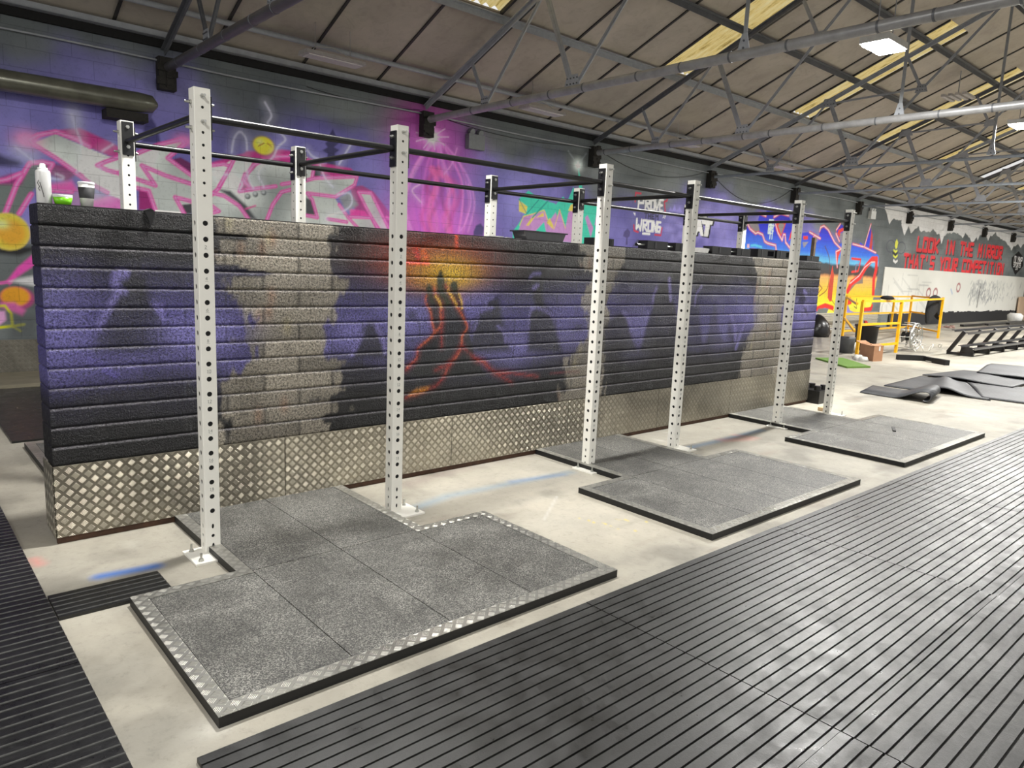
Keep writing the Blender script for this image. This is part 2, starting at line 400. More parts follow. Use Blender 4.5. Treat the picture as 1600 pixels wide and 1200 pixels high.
B.poly([(360, 700), (620, 700), (940, 740), (960, 850), (360, 850)], (158, 120, 168), .05)
B.poly([(700, 780), (860, 735), (960, 760), (960, 850), (700, 830)], (226, 110, 180), .06)
B.poly([(430, 245), (470, 215), (620, 200), (700, 235), (860, 310), (930, 350), (950, 420), (860, 420), (600, 310)], MG, .03)
B.poly([(270, 315), (430, 248), (860, 428), (950, 440), (770, 495), (780, 525), (940, 570), (990, 700), (950, 760), (850, 720), (640, 590), (440, 450)], grey, .012)
B.poly([(770, 500), (800, 470), (960, 425), (1240, 335), (1410, 300), (1425, 325), (1310, 432), (1500, 580), (1500, 870), (1215, 860), (1165, 690), (1070, 665), (940, 565)], grey, .012)
B.poly([(1335, 448), (1410, 430), (1500, 480), (1500, 560)], (96, 30, 84), .02)
B.poly([(1085, 680), (1150, 698), (1200, 840), (1085, 840)], (140, 30, 104), .02)
B.poly([(1420, 800), (1500, 790), (1500, 870), (1440, 870)], (58, 58, 64), .02)
B.poly([(1120, 500), (1300, 560), (1500, 620), (1500, 640), (1290, 575)], (60, 30, 60), .02)
for P in ([(640, 575), (600, 550), (430, 430), (250, 320), (228, 292), (300, 255), (440, 228), (600, 290), (700, 345)], [(590, 545), (700, 630), (840, 705)], [(950, 420), (820, 465), (760, 492), (840, 530), (940, 558)],
          [(1500, 640), (1290, 570), (1108, 492), (1215, 650), (1070, 600), (930, 550)], [(1080, 395), (1240, 330), (1420, 288), (1443, 322), (1310, 435), (1500, 575)], [(1070, 668), (1162, 690), (1215, 840)],
          [(1440, 870), (1368, 740), (1500, 775)], [(40, 870), (130, 640), (232, 475), (330, 465), (410, 480), (370, 550)], [(-60, 625), (60, 600), (165, 556)], [(150, 870), (245, 715)], [(370, 680), (560, 695)]):
    B.line(P, .052, PK, .015); B.line(P, .016, PL, .012, .95)
B.blob((215, 295), .13, .1, (250, 150, 195), .8); B.blob((1440, 300), .12, .08, (245, 130, 190), .7)
for P in ([(560, 90), (590, 200), (630, 300), (660, 440), (650, 505), (600, 545)], [(780, 520), (850, 600), (885, 680), (860, 720)], [(370, 590), (480, 600), (490, 580), (440, 560)], [(120, 350), (200, 410), (260, 460)], [(800, 380), (880, 330)]): wisp(P)
B.blob((740, 690), .14, .14, (200, 205, 220), .5); B.blob((580, 120), .1, .2, (170, 170, 190), .6); B.blob((200, 400), .15, .1, (170, 175, 200), .5)
# crop F (0,300) scale .25: round shapes low on the wall
B.T(0, 300, .25, 1, YB, 0, 2)
B.poly([(-60, 350), (200, 340), (240, 360), (120, 400), (-60, 380)], (30, 30, 32), .05)
B.poly([(40, 560), (110, 470), (230, 370), (230, 450), (110, 530), (60, 580)], (205, 70, 160), .03)
B.line([(-40, 575), (70, 560)], .03, (230, 90, 170), .02)
B.poly([(60, 560), (120, 540), (230, 520), (230, 590)], (190, 190, 192), .04)
cx, cz = B.pts([(52, 248)])[0]; rad = .2
B.disc((cx, cz), rad*1.04, (205, 185, 80), .02); B.disc((cx, cz), rad*.93, (232, 190, 60), .03); B.disc((cx+.03, cz-.01), rad*.72, (222, 150, 40), .08)
B.blob((cx-.06, cz+.08), .07, .05, (250, 235, 150), .8, 1, True)
cx, cz = B.pts([(110, 665)])[0]; B.disc((cx, cz), .165, (150, 60, 110), .04, .13); B.disc((cx-.02, cz+.02), .14, (234, 142, 30), .04, .11)
B.poly([(0, 690), (90, 690), (160, 740), (140, 775), (60, 740), (0, 720)], (188, 90, 150), .04); B.poly([(-40, 740), (30, 745), (40, 800), (0, 830), (-40, 830)], (205, 150, 195), .03)
B.line([(-30, 850), (80, 838), (150, 828)], .03, (190, 190, 20), .015); B.line([(80, 840), (70, 760), (30, 710), (-30, 715)], .025, (190, 190, 20), .015); B.line([(80, 840), (130, 870)], .02, (190, 190, 20), .015)
B.poly([(60, 760), (230, 770), (230, 925), (60, 925)], (66, 70, 72), .1, .7)
# crop B (300,160) scale .2
B.T(300, 160, .2, 1, YB, 0, 2)
B.poly([(1050, 510), (1060, 400), (1018, 375), (1060, 350), (1040, 320), (1075, 290), (1075, 250), (1100, 205), (1120, 250), (1155, 310), (1110, 350), (1150, 372), (1115, 400), (1125, 510)], (52, 48, 92), .02)
B.poly([(400, 400), (430, 380), (520, 380), (700, 368), (790, 380), (1000, 470), (1240, 515), (1300, 575), (1260, 600), (560, 500), (250, 500), (150, 470)], MG, .03)
cx, cz = B.pts([(560, 338)])[0]; B.disc((cx, cz), .16, (120, 110, 50), .06, .125); B.disc((cx, cz), .145, (224, 196, 52), .03, .115); B.blob((cx-.05, cz+.04), .05, .04, (250, 240, 130), .8, 1, True)
B.line([(520, 340), (560, 320)], .015, (150, 110, 40), .01); B.line([(590, 320), (620, 345)], .015, (150, 110, 40), .01)
B.poly([(1235, 660), (1330, 650), (1420, 700), (1560, 880), (1600, 1010), (1440, 985), (1300, 970)], (150, 60, 120), .03)
B.poly([(120, 490), (260, 478), (330, 440), (520, 470), (780, 500), (940, 520), (940, 590), (1290, 585), (1270, 650), (1110, 740), (1150, 800), (1230, 900), (1290, 1000), (120, 1000)], grey, .012)
B.poly([(1300, 695), (1400, 715), (1535, 1000), (1455, 1000), (1360, 820)], grey, .012)
B.poly([(1230, 830), (1350, 850), (1430, 960), (1240, 900)], (214, 60, 150), .03); B.poly([(1240, 905), (1390, 905), (1440, 1000), (1290, 1000)], grey, .012)
B.poly([(1150, 740), (1230, 700), (1300, 800), (1230, 840), (1190, 830)], (120, 125, 130), .05)
B.poly([(200, 675), (300, 690), (420, 800), (510, 920), (440, 900), (350, 780)], (70, 74, 78), .04)
B.poly([(890, 745), (935, 760), (970, 880), (890, 880)], (72, 74, 80), .03)
B.poly([(400, 600), (430, 560), (470, 680), (380, 690)], (150, 60, 110), .02); B.poly([(470, 470), (540, 450), (480, 530), (440, 560)], (150, 60, 110), .02)
B.poly([(950, 500), (1010, 540), (1000, 590), (930, 595)], (60, 62, 70), .03)
for P in ([(120, 495), (250, 480), (300, 500), (210, 670), (140, 735)], [(150, 705), (250, 730), (370, 810), (440, 910)], [(330, 440), (280, 540), (210, 660)], [(560, 450), (480, 490), (430, 560), (410, 620), (470, 680), (370, 695), (415, 560)],
          [(580, 930), (630, 800), (700, 700), (800, 675)], [(700, 640), (790, 625)], [(655, 655), (430, 682)], [(890, 610), (960, 592), (1290, 580), (1270, 645), (1120, 737), (900, 710), (940, 760), (980, 900), (880, 880)],
          [(1150, 800), (1220, 900), (1300, 985)], [(1232, 893), (1400, 900), (1470, 1000)], [(1460, 1000), (1360, 820), (1300, 700), (1400, 708), (1545, 1000)], [(640, 425), (790, 420)], [(890, 470), (950, 520), (940, 580)],
          [(150, 805), (210, 850), (160, 862)], [(1060, 910), (1210, 935)], [(1520, 900), (1600, 930)]):
    B.line(P, .052, PK, .015); B.line(P, .016, PL, .012, .95)
B.line([(420, 832), (495, 808)], .02, (200, 70, 140), .02)
for q in [(435, 735), (495, 718), (560, 705)]:
    c = B.pts([q])[0]; B.disc(c, .038, (84, 90, 92), .012); B.disc((c[0]-.006, c[1]+.01), .024, (170, 176, 176), .02)
for P in ([(570, 0), (620, 100), (590, 160), (600, 175)], [(310, 390), (330, 280), (375, 230), (420, 280), (430, 370)], [(680, 230), (730, 290), (670, 350), (630, 430), (520, 540), (560, 660)], [(1000, 490), (1040, 590), (1100, 660)],
          [(1140, 720), (1230, 710), (1250, 780), (1200, 840), (1060, 890), (1060, 930)], [(150, 560), (300, 570), (390, 630), (370, 680)], [(900, 370), (940, 420), (1010, 450)], [(1190, 420), (1150, 480), (1240, 330)], [(420, 450), (440, 600), (480, 670)]): wisp(P, .7)
# crop C (620,160) scale .2: magenta glow, teal lettering
B.T(620, 160, .2, 1, YB, 0, 2)
for q, a_, b_, c, al in (((230, 200), .6, .5, (170, 60, 146), .8), ((300, 330), .8, .5, (160, 60, 160), .7), ((300, 700), .75, .75, (176, 84, 188), .6), ((230, 950), .8, .5, (205, 96, 196), .7), ((380, 1000), .8, .4, (205, 100, 200), .5)): B.blob(q, a_, b_, c, al, 1.3)
for k in range(26):
    x = rnd.uniform(80, 560); s_ = (x-320)/240
    B.spline([(x, 1010), (x+s_*50+rnd.uniform(-14, 14), 800), (x+s_*20+rnd.uniform(-20, 20), 620), (x-s_*60+rnd.uniform(-20, 20), 460), (320+s_*60, 330)], .02, rnd.choice([(232, 130, 214), (210, 90, 190), (160, 80, 190), (245, 170, 230)]), .06, .4)
for k in range(9):
    x = rnd.uniform(230, 430)
    B.spline([(x, 1010), (x+rnd.uniform(-40, 40), 900), (x+rnd.uniform(-60, 60), 780), (x+rnd.uniform(-40, 60), 650), (300+rnd.uniform(-40, 40), 520)], .06, rnd.choice([(196, 66, 140), (226, 104, 170), (120, 34, 96)]), .09, .5)
B.blob((270, 270), .26, .17, (235, 150, 225), .8); B.blob((275, 270), .1, .09, (255, 250, 255), 1)
for a_ in range(9): B.line([(275, 270), (275+130*math.cos(a_*.7), 270+100*math.sin(a_*.7))], .012, (255, 225, 250), .02, .6)
wisp([(560, 640), (580, 780), (540, 930), (500, 1000)], .6, .014, (225, 150, 225)); wisp([(180, 640), (120, 690), (190, 780)], .7, .012, (235, 200, 240)); wisp([(470, 360), (430, 480), (370, 560)], .6, .014, (230, 160, 220))
TL, MV, YL = (52, 186, 160), (176, 128, 184), (232, 188, 84)
B.poly([(600, 1010), (620, 960), (655, 945), (680, 980), (670, 1040), (600, 1040)], (70, 58, 110), .03)
B.poly([(905, 1010), (950, 950), (1000, 870), (955, 850), (955, 755), (1030, 688), (1095, 740), (1160, 768), (1235, 790), (1240, 800), (1300, 735), (1330, 780), (1380, 660), (1400, 760), (1440, 760), (1480, 790), (1560, 800), (1600, 900), (1600, 1110), (905, 1080)], TL, .012)
B.poly([(940, 1030), (990, 892), (1160, 848), (1195, 960), (1225, 985), (1272, 845), (1318, 975), (1340, 860), (1395, 820), (1400, 1100), (1180, 1080), (1150, 935), (1075, 1015), (1080, 1050)], MV, .02)
B.poly([(1165, 1080), (1190, 930), (1240, 860), (1260, 900), (1225, 1080)], MV, .03); B.poly([(1470, 900), (1490, 880), (1535, 980), (1515, 1060), (1500, 1000)], MV, .02); B.poly([(1560, 860), (1610, 830), (1610, 960), (1545, 960)], MV, .02)
for P in ([(955, 765), (1020, 815), (1010, 870), (955, 850)], [(1010, 960), (1060, 890), (1085, 885), (1030, 965)], [(1170, 940), (1195, 905), (1225, 965), (1215, 985)], [(1340, 845), (1360, 800), (1395, 790), (1395, 855)], [(1090, 900), (1145, 860), (1150, 890)]): B.poly(P, YL, .02)
B.line([(960, 960), (990, 890), (1070, 870), (1150, 842), (1192, 955), (1228, 988), (1272, 838), (1318, 985)], .016, YL, .012); B.line([(955, 755), (1015, 870), (1110, 760)], .018, (30, 130, 125), .015)
B.line([(1060, 900), (1180, 770)], .03, (30, 140, 130), .02)
B.poly([(1415, 485), (1455, 690), (1425, 690)], TL, .015); B.blob((1415, 490), .12, .1, (235, 250, 245), .9); B.line([(1340, 380), (1415, 490), (1480, 400)], .012, (150, 160, 165), .05, .7)
# crop D (940,240) scale .15: white words
B.T(940, 240, .15, 1, YB, 0, 2)
for k in range(40): B.blob((rnd.uniform(680, 1360), rnd.uniform(560, 940)), rnd.uniform(.05, .25), rnd.uniform(.05, .14), (150, 142, 205), .35)
B.poly([(700, 600), (720, 560), (735, 590), (760, 535), (780, 590), (815, 560), (840, 610)], (136, 128, 196), .04)
W_ = (236, 238, 240)
def glyphs(L, c, w_):
    for P in L: B.line(P, w_, c, .012)
RD = (176, 44, 70)
glyphs([[(350, 500), (355, 408), (410, 415)], [(615, 452), (688, 456), (682, 490), (655, 500), (662, 600)], [(335, 745), (338, 800), (380, 818)], [(555, 845), (618, 852), (628, 775)]], RD, .04)
glyphs([[(380, 572), (392, 462), (440, 468), (434, 515), (386, 512)], [(455, 578), (463, 474), (503, 478), (497, 522), (460, 518), (495, 582)], [(512, 584), (518, 482), (553, 486), (547, 588), (512, 584)], [(562, 486), (572, 592), (604, 490)],
        [(640, 486), (612, 484), (603, 596), (632, 600)], [(608, 538), (630, 540)], [(368, 682), (362, 782), (386, 745), (404, 800), (418, 690)], [(430, 800), (436, 694), (474, 698), (468, 746), (434, 742), (470, 806)],
        [(484, 806), (490, 702), (526, 706), (520, 810), (484, 806)], [(536, 812), (542, 706), (566, 816), (574, 710)], [(615, 716), (584, 712), (580, 812), (606, 816), (612, 768), (596, 766)], [(430, 832), (500, 838)]], W_, .05)
glyphs([[(450, 620), (480, 622)], [(464, 620), (460, 672)], [(490, 626), (486, 674)], [(512, 628), (508, 678)], [(488, 650), (510, 652)], [(548, 630), (526, 628), (522, 680), (546, 682)], [(524, 654), (542, 656)], [(560, 684), (564, 632), (576, 660), (590, 636), (588, 688)]], (40, 38, 66), .03)
B.poly([(330, 615), (352, 620), (350, 648)], W_, .02); B.line([(650, 645), (642, 668)], .025, W_); B.line([(664, 648), (658, 670)], .025, W_)
for off, c in ((14, (24, 24, 28)), (0, (232, 234, 232))):
    B.poly([(960+off, 850+off), (985+off, 690+off), (1035+off, 690+off), (1062+off, 860+off), (1030+off, 855+off), (1020+off, 810+off), (1000+off, 810+off), (990+off, 850+off)], c, .012)
    B.poly([(1035+off, 650+off), (1090+off, 640+off), (1100+off, 682+off), (1165+off, 690+off), (1150+off, 742+off), (1128+off, 740+off), (1106+off, 868+off), (1064+off, 860+off), (1084+off, 738+off), (1048+off, 735+off)], c, .012)
B.poly([(225, 860), (235, 815), (270, 780), (298, 815), (292, 860), (270, 880), (272, 950), (250, 950), (258, 880)], (66, 58, 110), .02); B.poly([(320, 970), (350, 920), (380, 890), (400, 930), (400, 970)], (60, 58, 90), .03)
# crop E (1160,320) scale .15: blue and orange piece
B.T(1160, 320, .15, 1, YB, 0, 2)
ZE = [B.pts([(600, y)])[0][1] for y in (300, 470, 570, 600, 700, 740, 900, 1040)]
def piece(Ux, Vx):
    vv = Vx+(vnoise(Ux, Vx, .3, 91, 3)-.5)*.09
    zs = [.7]+ZE[::-1]+[3.2]
    cs = [lin(c) for c in ((244, 214, 60), (246, 208, 40), (246, 176, 40), (232, 160, 92), (62, 54, 52), (54, 62, 66), (90, 170, 222), (38, 100, 205), (30, 40, 190), (34, 30, 170))]
    return np.stack([np.interp(vv, zs, [c[i] for c in cs]) for i in range(3)], -1)
BODY = [(-10, 480), (-20, 330), (20, 210), (60, 195), (150, 290), (180, 270), (165, 150), (185, 85), (245, 120), (250, 60), (320, 60), (330, 130), (400, 88), (480, 115), (530, 210), (590, 300), (700, 282), (755, 320), (745, 420), (795, 370), (805, 280), (850, 218), (900, 270), (940, 360), (985, 420),
        (1030, 400), (990, 300), (980, 260), (1020, 200), (1075, 230), (1070, 380), (1150, 400), (1215, 420), (1230, 390), (1270, 430), (1335, 200), (1360, 470), (1420, 530), (1415, 700), (1370, 940), (1340, 1060), (1250, 1090), (1225, 1140), (1120, 1100), (1090, 1010), (1000, 1060), (960, 1150), (870, 1150), (900, 1080), (850, 1050), (770, 1090), (770, 600)]
B.poly(BODY, piece, .02)
B.poly([(60, 195), (150, 170), (182, 270), (150, 280), (135, 300)], (122, 116, 120), .02); B.poly([(340, 165), (462, 165), (440, 235), (405, 330), (350, 270)], (214, 58, 44), .02); B.poly([(370, 215), (400, 185), (440, 205), (405, 310)], (128, 122, 122), .02)
B.poly([(528, 230), (535, 300), (480, 385), (500, 300)], (214, 58, 44), .02); B.poly([(635, 325), (682, 325), (682, 360), (635, 362)], (224, 44, 30), .015); B.poly([(625, 390), (690, 385), (640, 450)], (128, 126, 140), .02)
B.poly([(990, 300), (1000, 262), (1060, 232), (1068, 262), (1020, 290), (1030, 380)], (214, 48, 40), .02); B.poly([(1020, 300), (1068, 270), (1068, 400), (1040, 420), (1010, 340)], (122, 116, 128), .02)
B.poly([(1345, 260), (1358, 330), (1350, 465), (1320, 460)], (170, 46, 40), .02)
B.poly([(975, 485), (1030, 468), (1000, 540), (988, 650), (972, 560)], (216, 50, 40), .015)
B.poly([(940, 650), (955, 730), (932, 990), (905, 1005), (888, 960), (898, 850)], (176, 62, 40), .02); B.line([(940, 640), (898, 850), (890, 965), (912, 1003), (935, 995)], .03, (222, 46, 34), .015)
B.poly([(1170, 780), (1255, 742), (1255, 820), (1180, 828), (1110, 910), (1095, 900)], (120, 108, 96), .02)
B.line([(1098, 895), (1135, 815), (1225, 750), (1290, 640), (1350, 570), (1398, 568), (1392, 680), (1368, 780), (1362, 930)], .2, (206, 40, 34), .03)
B.line([(1120, 820), (1215, 740), (1275, 650), (1340, 598), (1380, 596)], .03, (236, 200, 200), .03)
B.line([(1140, 560), (1232, 570), (1222, 630), (1206, 690), (1140, 700)], .07, (214, 46, 40), .02); B.line([(1178, 690), (1185, 625), (1215, 620)], .05, (120, 116, 150), .03)
for P in ([(55, 205), (80, 250), (138, 300), (160, 288), (210, 310), (232, 380), (262, 400), (345, 422), (352, 470)], [(340, 180), (370, 290), (415, 372), (428, 308), (446, 312), (450, 390), (510, 470)], [(180, 90), (245, 118)], [(330, 128), (400, 88), (480, 112)],
          [(700, 284), (745, 312), (742, 500)], [(745, 312), (812, 352)], [(805, 275), (815, 235), (850, 220), (895, 262), (960, 390), (1030, 462), (975, 488), (988, 650)], [(975, 300), (1010, 380)], [(1150, 408), (1270, 440), (1390, 500)], [(1270, 440), (1338, 205)], [(980, 260), (1020, 200)]):
    B.line(P, .075, (206, 70, 74), .03); B.line(P, .028, (240, 205, 215), .02)
B.spline([(860, 430), (905, 560), (905, 740), (880, 880), (800, 950)], .03, (84, 40, 30), .02); B.line([(800, 830), (830, 870), (790, 920)], .03, (84, 40, 30), .02); B.line([(935, 1000), (975, 1060), (950, 1110), (900, 1060)], .02, (70, 50, 30), .02)
B.line([(770, 1085), (860, 1048), (940, 1075)], .14, (214, 44, 34), .03)
B.poly([(1090, 960), (1130, 960), (1130, 1010), (1095, 1020)], (214, 44, 34), .03); B.line([(1090, 1030), (1130, 1020)], .1, (214, 44, 34), .03); B.line([(1150, 1135), (1220, 1140), (1250, 1090), (1340, 1085), (1350, 1050)], .12, (206, 40, 40), .04)
B.line([(1190, 980), (1190, 1080), (1165, 1060)], .03, (60, 60, 30), .02); B.poly([(1280, 1010), (1340, 1000), (1330, 1055), (1290, 1040)], (245, 220, 80), .03)
for txt, (a_, b_), h_ in (('GO', ((272, 240), (322, 240)), 38), ('GET', ((265, 295), (325, 300)), 40), ('IT', ((275, 350), (318, 355)), 40)):
    A_, B_ = B.pts([a_, b_]); B.text(txt, A_, B_, .2, .2, .04, (190, 226, 240))
B.line([(90, 425), (130, 420), (200, 440)], .05, (80, 190, 236), .04, .8); B.poly([(50, 410), (72, 410), (72, 448), (50, 448)], (226, 170, 180), .03); B.blob((110, 505), .25, .12, (214, 60, 50), .9, 3)
B.poly([(790, 1080), (900, 1080), (860, 1160), (760, 1160)], (96, 104, 100), .04)
# crop G (1380,320) scale .1375: far lettering, white banner band, board
B.T(1380, 320, .1375, 1, YB, 0, 2)
edge = [(20, 45), (45, 110), (70, 235), (100, 200), (110, 185), (160, 175), (205, 200), (205, 250), (245, 330), (270, 300), (285, 255), (310, 300), (345, 305), (400, 258), (430, 315), (460, 305), (540, 290), (560, 285), (600, 345), (640, 350), (662, 445), (690, 360), (740, 330), (800, 305), (850, 320), (905, 375), (935, 325), (965, 375), (1020, 405), (1060, 390), (1070, 415), (1100, 350), (1160, 370), (1190, 430), (1215, 370), (1280, 330), (1310, 380), (1370, 395), (1420, 460), (1455, 520), (1490, 480), (1530, 455), (1560, 480), (1600, 450), (1640, 500), (1700, 480)]
Eg = B.pts(edge); ex = [e[0] for e in Eg]; ez = [e[1] for e in Eg]
sl = (slice(None), slice(np.searchsorted(B.u, ex[0]), None)); Uu, Vv = B.U[sl], B.V[sl]
zz = np.interp(Uu, ex, ez)+(vnoise(Uu, 0*Uu, .28, 5, 2)-.5)*.25
B.blend(sl, np.clip((Vv-zz)/.03, 0, 1), (222, 220, 212))
B.text('LOOK IN THE MIRROR', (26.9, 2.64), (36.6, 2.72), .42, .45, .13, (208, 44, 52), (52, 20, 24))
B.text("THAT'S YOUR COMPETITION", (25.9, 2.0), (37.1, 2.04), .44, .43, .12, (208, 44, 52), (52, 20, 24))
YG = (214, 226, 60)
B.poly([(155, 390), (170, 430), (160, 490), (145, 500), (130, 470), (140, 420)], YG, .03)
for y in (525, 580, 640): B.line([(118, y-8), (140, y+14), (158, y-2)], .08, YG if y < 600 else (220, 220, 215), .03)
B.line([(110, 540), (140, 570), (158, 548)], .1, (25, 25, 25), .03)
for q in ((85, 470), (205, 490)):
    c = B.pts([q])[0]; B.line([(c[0]+.35*math.cos(a*.7), c[1]+.2*math.sin(a*.7)) for a in range(10)], .03, (48, 46, 66), .03, .8, True)
B.poly([(1540, 528), (1590, 595), (1592, 695), (1500, 798), (1455, 690), (1462, 600)], (20, 20, 22), .03)
A_, B_ = B.pts([(1482, 655), (1576, 672)]); B.text('OLYMP', A_, B_, .27, .27, .06, (235, 235, 235)); A_, B_ = B.pts([(1478, 702), (1560, 712)]); B.text('SPORTS', A_, B_, .17, .17, .04, (225, 225, 225))
A_, B_ = B.pts([(1500, 735), (1530, 740)]); B.text('UK', A_, B_, .09, .09, .03, (200, 200, 200))
B.C[:, B.u < 24] = np.minimum(B.C[:, B.u < 24]*1.5, .9); B.C[:, B.u >= 24] = np.minimum(B.C[:, B.u >= 24]*1.4, .8)
M_wall = paint_mat('painted_block_wall', (.44, .215, 0, .004, .4), .55, ((120, .1, .003),), .35, .35)
wal = B.mesh('wall_back', lambda U, V: np.stack([U, 0*U+YB, V], -1), M_wall); tag(wal, kind='structure')
# white board of the far wall: canvas on its own panel
us = np.arange(24.4, 40.6, .04); vs = np.concatenate([[.42], np.arange(.45, 1.99, .025)])
D = Canvas(us, vs); D.C[:] = mixc((214, 214, 206), (232, 231, 224), vnoise(D.U, D.V, 1.2, 4, 3)); D.T(1380, 320, .1375, 1, YB, 0, 2)
for q in ((505, 1000), (582, 1000), (845, 940)):
    c = D.pts([q])[0]; D.line([(c[0]+.2*math.cos(a*.7), c[1]+.16*math.sin(a*.7)) for a in range(10)], .07, (150, 40, 56), .05, .9, True)
for k in range(240):
    x = 33+abs(rnd.gauss(0, 2.6)); z = rnd.uniform(.9, 1.75); D.line([(x, z), (x+rnd.uniform(-.2, .2), z-rnd.uniform(.05, .25))], .05, (120, 124, 130), .05, rnd.uniform(.2, .8), True)
for k in range(40):
    x = rnd.uniform(24.6, 28); z = rnd.uniform(.8, 1.8); D.line([(x, z), (x+rnd.choice([0, .9]), z-rnd.choice([0, .4]))], .03, (150, 152, 150), .04, .5, True)
D.line([(38.2-4, 1.45), (38.2-4.1, .62)], .09, (40, 40, 40), .05, .9, True); D.line([(760, 960), (775, 1010)], .08, (120, 150, 200), .05, .6)
M_board = paint_mat('white_board_paint', None, .5)
bo = D.mesh('whiteboard', lambda U, V: np.stack([U, 0*U+YB-.03, V], -1), M_board)
tag(bo, 'long white scribbled board on the far wall below the red lettering', 'board')
sd = MB().box(24.4, 40.56, YB-.028, YB-.002, .45, 1.98); sdo = sd.build('board_backing', simple('board_edge', (200, 200, 195)), bo)
# skirtings of the back wall
o = MB().box(-8, 16.4, YB-.012, YB-.001, .03, .42).build('baseboard_back', M_plate_far); tag(o, kind='structure')
o = MB().box(-8, 24.4, YB-.05, YB-.001, 0, .03).build('trim_1', simple('pale_kerb', (190, 188, 176), .7)); tag(o, kind='structure')
m = MB()
for k in range(9): m.box(16.4, 24.3, YB-.03-(.012 if k % 2 else 0), YB-.001, .05+k*.052, .05+(k+1)*.052-.006)
o = m.build('baseboard_right', simple('ribbed_metal_sheet', (196, 192, 178), .45, .3)); tag(o, kind='structure')
m = MB(); xs = np.arange(25.2, 39.3, .2); prev = None
for x in xs:
    h = .44+rnd.uniform(-.03, .03); m.box(x, x+.2, YB-.045, YB-.031, 0, h)
o = m.build('trim_2', simple('black_roller_paint', (34, 34, 38), .6)); tag(o, kind='structure')
o = MB().box(-8, 3.0, 4.92, YB-.05, 0, .05).build('trim_3', simple('concrete_kerb', (128, 122, 104), .8, 0, .2, 4, .3)); tag(o, kind='structure')
# far end wall
o = MB().box(46, 46.2, -14, 6, 0, 7).build('wall_right', simple('far_wall_paint', (176, 174, 166), .8)); tag(o, kind='structure')

# ---- roof
SL = .42; ZR = 4.10; YC = .2
zroof = lambda y: ZR+SL*(YB-y) if y >= YC else ZR+SL*(YB-(2*YC-y))
t = NT('roof_board')
g = t.noise(.9, 5, .6); st = t.noise(5, 5, .7, dist=1.2)
c = t.ramp(g, [(.3, lin((158, 150, 138))), (.7, lin((186, 178, 165)))]); c = t.mix(.35, c, t.ramp(st, [(.3, .62), (.5, 1), (.8, 1.05)]), 'MULTIPLY')
M_roof = t.set(c, .85)
# strips between purlins in X with skylight gaps
SKY = [(5.2, 6.12), (9.62, 10.52), (14.0, 14.9), (17.95, 18.85), (22.0, 22.9), (25.9, 26.8), (29.8, 30.7), (33.7, 34.6), (37.6, 38.5)]
SY0, SY1 = 1.1, 3.97
def slab(m, x0, x1, ya, yb, dz=0, th=.02, mi=0):
    za, zb = zroof(ya)+dz, zroof(yb)+dz
    vs = [(x, y, z+t_) for x in (x0, x1) for (y, z) in ((ya, za), (yb, zb)) for t_ in (0, th)]
    m.add(vs, [(0, 1, 3, 2), (4, 6, 7, 5), (0, 4, 5, 1), (2, 3, 7, 6), (0, 2, 6, 4), (1, 5, 7, 3)], mi)
m = MB(); prev = -8
for a_, b_ in SKY+[(46.2, 46.2)]:
    slab(m, prev, a_, SY0, SY1)
    prev = b_
slab(m, -8, 46.2, SY1, YB+.1); slab(m, -8, 46.2, YC, SY0); slab(m, -8, 46.2, YC-5.67, YC-1e-4)
x = -5.3
while x < 46:
    if not any(a_-.1 < x < b_+.1 for a_, b_ in SKY): slab(m, x-.018, x+.018, YC+.02, YB-.02, -.022, .02, 1)
    else:
        slab(m, x-.018, x+.018, SY1+.03, YB-.02, -.022, .02, 1)
    x += 1.175
for a_, b_ in SKY:
    for e in (a_, b_): slab(m, e-.02, e+.02, SY0, SY1, -.03, .05, 1)
o = m.build('ceiling', [M_roof, simple('seam_strip', (48, 46, 44), .6)]); tag(o, kind='structure')
t = NT('corrugated_rooflight'); mp = t.n('Mapping'); mp.inputs['Scale'].default_value = (9, .9, 1); t.l(t.obj(), mp.inputs[0]); g = t.noise(2.2, 6, .75, vec=mp.outputs[0])
c = t.ramp(g, [(.3, lin((150, 124, 60))), (.45, lin((236, 212, 140))), (.7, lin((250, 238, 190)))])
t.set(c, .5); tr = t.n('BsdfTranslucent'); t.l(c, tr.inputs['Color']); mx = t.n('MixShader'); mx.inputs[0].default_value = .65
t.l(t.b.outputs[0], mx.inputs[1]); t.l(tr.outputs[0], mx.inputs[2]); t.l(mx.outputs[0], t.t.nodes['Material Output'].inputs['Surface']); M_sky = t.m
t = NT('clean_rooflight'); t.set(lin((250, 250, 250)), .4); tr = t.n('BsdfTranslucent'); tr.inputs['Color'].default_value = (.98, .98, 1, 1); mx = t.n('MixShader'); mx.inputs[0].default_value = .92
t.l(t.b.outputs[0], mx.inputs[1]); t.l(tr.outputs[0], mx.inputs[2]); t.l(mx.outputs[0], t.t.nodes['Material Output'].inputs['Surface']); M_clear = t.m
for i, (a_, b_) in enumerate(SKY):
    m = MB(); n = 48; P = []
    for k in range(n+1):
        f = k/n; x = a_+f*(b_-a_); P.append((x, .04+.022*math.sin(f*2*math.pi*6)))
    vs = []; fs = []
    for (x, dz) in P:
        for y in (SY0, SY1): vs += [(x, y, zroof(y)+dz)]
    for k in range(n):
        q = 2*k; fs += [(q, q+2, q+3, q+1)]
    m.add(vs, fs, 0, True); o = m.build('window_%d' % (i+1), M_sky if i != 5 else M_clear); tag(o, kind='structure')
